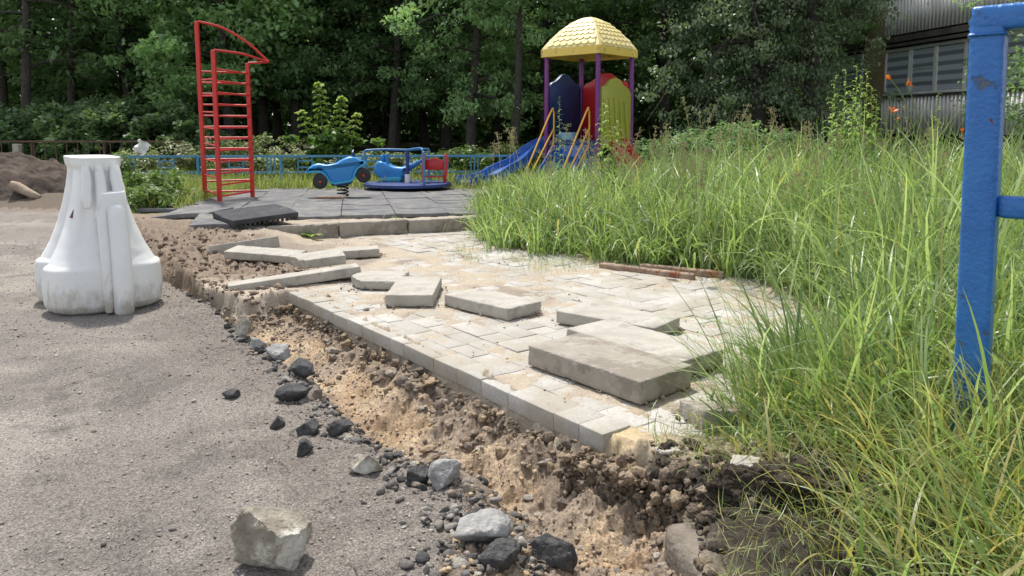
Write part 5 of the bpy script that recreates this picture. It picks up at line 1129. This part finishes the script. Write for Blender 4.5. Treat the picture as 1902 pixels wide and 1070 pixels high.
# undergrowth shrubs
def shrub(name,u,Y,label,w,h,n,per,size,lm,seed,cat='shrub',group=None,flat=.8,base=.1,asp=.5,droop=.1,stems=7):
    x=(u-CX)/FPX*Y; z=gz(x,Y); root=empty(name,(x,Y,z),label=label,cat=cat,group=group); g=np.random.default_rng(seed)
    c=np.stack([g.normal(0,w*.42,n),g.normal(0,w*.3,n),np.zeros(n)],-1); hh=h*np.clip(1-(np.abs(c[:,0])/w)**2*.8,.2,1); c[:,2]=base+g.random(n)**.7*hh*(.7+.5*fbm(c[:,0]*3+seed,c[:,1],1.5,2,seed))
    v,f,a=leaves(c,np.full(n,.16*max(w,h)**.5),per,size,flat=flat,droop=droop,asp=asp,seed=seed); mesh_np('foliage',v,f,lm,root,attr=a,smooth=False)
    for k in range(stems):
        q=c[g.integers(n)]; b=MB(); b.tube([(q[0]*.2,q[1]*.2,-.02),(q[0]*.6,q[1]*.6,q[2]*.55),tuple(q)],[.012,.009,.004],5); b.build('stem',M_stem,root,smooth=True)
    return root
for i,(u,Y,w,h,lab) in enumerate([(30,15,1.6,.95,'dark bramble bush behind the rusty fence at the far left edge'),(120,15.6,1.6,1.2,'dark bush rising behind the soil heap'),(200,15.2,1.5,1.25,'dark bush directly above the white road barrier'),(270,15.8,1.5,1.3,'dark bush left of the climbing frame, behind the plastic scrap'),(330,15.2,1.2,1.2,'dark bush touching the left post of the climbing frame'),(60,17.5,1.8,1.3,'tall dark bush far back at the left under the bare trunks'),(220,17.5,1.9,1.5,'tall dark bush far back in the middle of the left wood')]):
    shrub('bush',u,Y,lab,w,h,90,60,.12,M_leafu,200+i,'bush','dark bushes at the edge of the left wood',asp=.62)
for i,(u,Y,w,h,lab) in enumerate([(255,12.6,.7,.45,'pale dry weed clump behind the fence right of the barrier'),(345,12.9,.9,.62,'pale weed clump behind the left post of the climbing frame'),(430,13,1.0,.72,'tall pale leaved weed clump behind the climbing frame rungs'),(500,13,.9,.66,'pale leaved weed clump just right of the climbing frame'),(545,12.8,.6,.35,'low pale weed clump behind the rear of the quad rocker'),(690,12.7,.8,.42,'white flowering weeds behind the carousel rail'),(745,12.7,.5,.40,'small white flowering weeds behind the carousel centre post')]):
    shrub('weed_clump',u,Y,lab,w,h,46,46,.07,M_pale,230+i,'weeds','pale weeds behind the low blue fence',asp=.5)
for i,(u,Y,w,h,lab) in enumerate([(250,8.6,.38,.45,'dark green leafy weed beside the barrier top'),(300,8.2,.40,.36,'bushy green weed on the bank behind the loose mats'),(225,9.6,.4,.5,'green weed in front of the dark blue box'),(270,7.75,.30,.26,'low green weed at the very edge of the dug bank')]):
    shrub('weed',u,Y,lab,w,h,26,40,.055,M_shr,250+i,'weeds','green weeds on the bank left of the matting')
for i,(u,Y,w,h,lab) in enumerate([(810,13.3,1.0,.42,'weedy green bush behind the red carousel seat'),(880,13.2,1.0,.45,'weedy green bush behind the blue slide'),(960,13.6,1.0,.5,'weedy green bush behind the foot of the tower steps'),(1260,13.2,1.2,.75,'dull green shrub right of the tower with pinkish flower plumes'),(1345,13.4,1.4,.9,'dull green shrub under the hanging birch'),(1430,13.0,1.3,.8,'dull green shrub left of the stout birch trunk'),(1240,12.4,.5,.85,'small clump of pinkish flower plumes beside the tower')]):
    shrub('shrub',u,Y,lab,w,h,60 if i<6 else 16,50,.08 if i<6 else .045,M_shr if i<3 else M_leafm if i<6 else M_pale,270+i,'shrub',None)
shrub('shrub',1885,5.2,'white flowering weed seen between railing post and right edge',.28,.45,14,50,.03,M_pale,290,'weeds')
# maple sapling: tiers of paired leaves on four shoots
sp_=empty('maple_sapling',((615-CX)/FPX*12.9,12.9,gz(-3.1,12.9)),label='young maple with bright yellow green shoots behind the quad rocker',cat='sapling')
g=np.random.default_rng(44); Cn=[];rn=[];b=MB()
for du,top,lowz in ((-20,148,.95),(22,182,.92),(-52,205,.9),(50,214,.85)):
    x=du/FPX*12.9; zt_=atY(600,top,12.9)[2]-sp_.location.z
    b=MB(); b.tube([(x*.2,0,0),(x*.7,.03,zt_*.5),(x,0,zt_)],[.02,.012,.004],6); b.build('stem',M_stem,sp_,smooth=True)
    k=0; z=lowz
    while z<zt_+.02:
        wd=.115*(1-.7*(z-lowz)/(zt_-lowz+.01))+.03
        for s_ in (-1,1):
            for q in range(3): Cn.append((x*min(1,z/zt_)+s_*wd*(q+.6)/2.6,g.normal(0,.03),z-.02*q)); rn.append(.55+.45*(z/zt_)**2 if q<3 else .5)
        z+=.105
v1=leaves(np.array(Cn),np.full(len(Cn),.02),5,.085,flat=.4,rn=np.array(rn),droop=.05,asp=.7,seed=5)
c=np.stack([g.normal(0,.24,60),g.normal(0,.18,60),g.uniform(.12,.85,60)],-1); v2=leaves(c,np.full(60,.13),34,.11,flat=.5,rn=g.random(60)*.5,droop=.3,asp=.75,seed=6)
v,f,a=merge([v1,v2]); mesh_np('foliage',v,f,M_lime,sp_,attr=a,smooth=False)
# leafy upright stalks (goldenrod like) in the tall grass
def stalk_mesh(H,seed,n=46,ll=.085):
    g=np.random.default_rng(seed); cur=np.array([.04*math.sin(seed),.03*math.cos(seed)]); V=[];F=[];A=[]
    st=MB(); pts=[(cur[0]*t*t,cur[1]*t*t,H*t) for t in np.linspace(0,1,8)]; st.tube(pts,[.005*(1-.7*t)+.001 for t in np.linspace(0,1,8)],6)
    k=0
    for i in range(n):
        t=.25+.75*(i+.5)/n; a=i*2.4+g.normal(0,.2); L=ll*(1.15-.75*max(0,t-.55)/.45)*g.uniform(.8,1.15); w=L*.19; el=.55
        p=np.array((cur[0]*t*t,cur[1]*t*t,H*t)); d=np.array((math.cos(a),math.sin(a),0)); s_=np.array((-d[1],d[0],0))
        row=[]
        for q,(r_,zz,ww) in enumerate(((0,0,.3),(.3,.17,.9),(.62,.22,1),(.85,.16,.6),(1.0,.04,.05))):
            c=p+d*L*r_+np.array((0,0,L*zz*(1+.9*el))); row+= [c-s_*w*ww/2*1.4,c+s_*w*ww/2*1.4]
        V+=row; F+=[(k+2*q,k+2*q+1,k+2*q+3,k+2*q+2) for q in range(4)]; A+=[g.random()*.5+.5*t]*10; k+=10
    return st,np.array(V),np.array(F),np.array(A)
M_gold=leafmat('goldenrod leaves',[(0,(.13,.22,.05)),(.6,(.24,.37,.08)),(1,(.42,.50,.14))],trans=.4,tb=1.3)
def stalk(u,v,Y,label,group,seed,n=46,ll=.085,name='leafy_stalk'):
    p=atY(u,v,Y); z0=gz(p[0],Y)+.03; H=p[2]-z0; root=empty(name,(p[0],Y,z0),seed*1.3,label=label,cat='plant',group=group)
    st,V,F,A=stalk_mesh(H,seed,n,ll); st.build('stem',M_stem,root,smooth=True); mesh_np('leaves',V,F,M_gold,root,attr=A,smooth=False); return root
for i,(u,v,Y) in enumerate([(1548,140,6.4),(1566,178,6.3),(1574,130,6.5),(1588,165,6.2),(1597,118,6.6),(1606,140,6.3),(1617,128,6.5),(1628,160,6.2),(1555,185,6.0),(1634,182,6.4)]):
    stalk(u,v,Y,ORD[sorted([1548,1566,1574,1588,1597,1606,1617,1628,1555,1634]).index(u)]+' stalk from the left in the tall leafy clump before the brick pier','stalks of the tall leafy clump',60+i,n=50,ll=.10)
for i,(u,v,Y,lab) in enumerate([(1118,190,7.6,'tall leafy stalk rising in front of the tower front post'),(1142,225,7.5,'shorter leafy stalk beside the one at the tower front post'),(1742,168,5.6,'thin leafy stalk rising under the windows near the railing post'),(1735,215,5.4,'thin leafy stalk below the middle window, left of the blue post'),(1040,180,9.4,'thin flowering stalk between the yellow handrails of the tower')]):
    stalk(u,v,Y,lab,None,80+i,n=44,ll=.13 if i<2 else .07)
# day lilies
M_lil=leafmat('orange petals',[(0,(.55,.10,.02)),(.5,(.72,.17,.03)),(1,(.75,.35,.08))],trans=.3,tb=.8)
for i,(u,v,ub,Y,lab,az) in enumerate([(1683,158,1722,5.2,'open orange lily flower with dark orange petals beside the window',.5),(1655,148,1716,5.2,'half closed yellowish orange lily at the top left of the lilies',2.8),(1656,210,1705,5.3,'orange lily flower low in front of the corrugated panel',1.5),(1788,246,1800,5.2,'small orange lily next to the blue railing post',2.),(1662,222,1700,5.35,'withered yellowish lily just below the lowest open orange one',-.4)]):
    p=Vector(atY(u,v,Y)); q=Vector(atY(ub,330,Y)); q.z=gz(q.x,Y)+.02; root=empty('day_lily',q,label=lab,cat='flower')
    d=p-q; b=MB(); b.tube(curve([(0,0,0),(d.x*.15,0,d.z*.55),(d.x*.6,.01,d.z*.88),tuple(d)],6),.0035,6); b.build('stem',M_stem,root,smooth=True)
    g=np.random.default_rng(i+300); V=[];F=[];A=[]; k=0; ax=Vector((math.cos(az)*.8,-.35,math.sin(az)*.3+.35)).normalized(); e1=ax.orthogonal().normalized(); e2=ax.cross(e1); op=(.9 if i in(0,2) else .35 if i<4 else .2); LL=.052 if i<3 else .035
    for m_ in range(6):
        a=m_*math.pi/3+.2; r_=e1*math.cos(a)+e2*math.sin(a); s_=ax.cross(r_)
        for q_,(t,w) in enumerate(((0,.12),(.35,.32),(.7,.34),(1,.04))):
            c=d+ax*LL*(t-.35*op*t*t)+r_*LL*(.08+op*.85*t**1.7); V+=[c-s_*LL*w*.5,c+s_*LL*w*.5]; A+=[g.random()*.3+(.5 if m_%2 else .1)+(.3 if i in(1,4) else 0)]*2
        F+=[(k+2*q_,k+2*q_+1,k+2*q_+3,k+2*q_+2) for q_ in range(3)]; k+=8
    mesh_np('flower',[tuple(v__) for v__ in V],F,M_lil,root,attr=A)
# seed heads: arching dry panicles (uncountable)
M_seed=leafmat('dry seed heads',[(0,(.24,.19,.11)),(.5,(.36,.29,.18)),(1,(.30,.30,.14))],trans=.25)
parts=[];g=np.random.default_rng(5)
def panicle(x,y,H,lean,az,seed):
    g_=np.random.default_rng(seed); z0=tz(x,y); pts=[]
    for t in np.linspace(0,1,12): pts.append((x+math.cos(az)*lean*t**2.2,y+math.sin(az)*lean*t**2.2,z0+H*(t-.10*t**3*lean*3)))
    V=[];F=[];k=0; r_=.0022
    for i,p in enumerate(pts):
        V+=[(p[0]-r_,p[1],p[2]),(p[0]+r_,p[1],p[2])]
        if i: F.append((k-2,k-1,k+1,k))
        k+=2
    for j in range(34):
        t=.66+.34*g_.random(); q=t*11; i=int(min(q,10.99)); p=np.array(pts[i])+(np.array(pts[i+1])-np.array(pts[i]))*(q-i)
        L=.07*(1.2-t)*2.2*g_.random()+.01; a=g_.uniform(0,6.28); e=p+np.array((math.cos(a)*L,math.sin(a)*L,.3*L-.01)); w=.0035
        for m_ in range(2):
            c=p+(e-p)*(.5+.5*m_); V+=[tuple(c+(-w,0,-w)),tuple(c+(w,0,-w*2)),tuple(c+(w,w,w*1.6)),tuple(c+(-w*.6,w,w*2.4))]; F.append((k,k+1,k+2,k+3)); k+=4
    return np.array(V),np.array(F),np.full(len(V),g_.random())
for u,v,Y in [(1500,235,5.2),(1530,210,5.0),(1625,225,4.8),(1690,235,4.6),(1720,210,4.7),(1760,225,4.5),(1775,200,4.6),(1480,260,5.0),(1294,170,8.0),(1300,182,8.2),(1310,195,8.1),(1340,190,7.8),(1358,180,7.6),(1372,205,7.9),(1392,215,7.5),(1325,220,7.7),(1420,200,7.2),(1448,190,6.9),(1466,182,6.8),(930,240,8.4),(945,228,8.6),(958,235,8.3),(972,222,8.5),(915,255,8.6),(1205,230,8),(1230,238,8.2),(1010,250,8.4),(1465,250,6.3),(1700,180,5.7),(1560,200,6.5),(1180,255,7.9),(1130,300,7.5),(1090,280,7.6)]:
    p=atY(u,v,Y); parts.append(panicle(p[0],Y,p[2]-tz(p[0],Y),g.uniform(.08,.25),g.uniform(0,6.28),int(u)))
for i in range(110):
    x=g.uniform(0,5); y=g.uniform(4.2,9.5)
    if float(inG(np.array([[x,y]]))[0])<.2: continue
    parts.append(panicle(x,y,g.uniform(.6,.95),g.uniform(.05,.3),g.uniform(0,6.28),1000+i))
# dry heads lying at the bottom right
v,f,a=merge(parts); o=mesh_np('seed_heads',v,f,M_seed,attr=a); tag(o,kind='stuff')
# froth of tiny white flowers in the grass
M_wfl=leafmat('white tiny flowers',[(0,(.35,.42,.25)),(.5,(.62,.66,.55)),(1,(.8,.8,.76))],trans=.2)
c=[]
for u,v,Y,s_,n in [(1440,400,5.2,.30,60),(1410,450,4.9,.2,30),(1480,430,5.0,.2,30),(1350,395,5.6,.2,20),(1560,310,6.5,.3,18)]:
    p=atY(u,v,Y); c.append(np.array(p)+g.normal(0,1,(n,3))*np.array((s_,s_*.8,.06)))
c=np.vstack(c); v,f,a=leaves(c,np.full(len(c),.05),16,.007,asp=.9,seed=8); o=mesh_np('tiny_white_flowers',v,f,M_wfl,attr=a,smooth=False); tag(o,kind='stuff')
# broad leaves low in the near grass
g=np.random.default_rng(15); c=[]
for u,v,z in [(1300,455,.3),(1240,470,.22),(1250,430,.25),(1640,790,.16),(1650,955,.14),(1700,930,.12),(1620,985,.08),(1600,660,.2)]:
    p=at(u,v,z); c.append(np.array(p))
v,f,a=leaves(np.array(c),np.full(len(c),.03),5,.075,asp=.7,seed=9,droop=.1); o=mesh_np('broad_leaved_weeds',v,f,M_shr,attr=a,smooth=False); tag(o,kind='stuff')
# dandelion by the kerb
p=at(580,444,.06); dn=empty('dandelion_plant',(p[0],p[1]-.03,.06),label='yellow green dandelion rosette growing against the low kerb',cat='weed')
P=[];g=np.random.default_rng(2); V=[];F=[];A=[];k=0
for j in range(15):
    a=g.uniform(0,6.28); L=g.uniform(.07,.13); d=np.array((math.cos(a),math.sin(a)*.6,0)); s_=np.array((-d[1],d[0],0)); z=.03
    for q,(t,w) in enumerate(((0,.05),(.35,.16),(.7,.22),(1,.02))):
        c=d*L*t+np.array((0,0,L*(.9*t-.7*t*t)+.02)); V+=[c-s_*w*L,c+s_*w*L]; A+=[.3+.7*(j%2)]*2
    F+=[(k+2*q,k+2*q+1,k+2*q+3,k+2*q+2) for q in range(3)]; k+=8
mesh_np('leaves',V,F,M_gold,dn,attr=A)
bpy.context.view_layer.update()
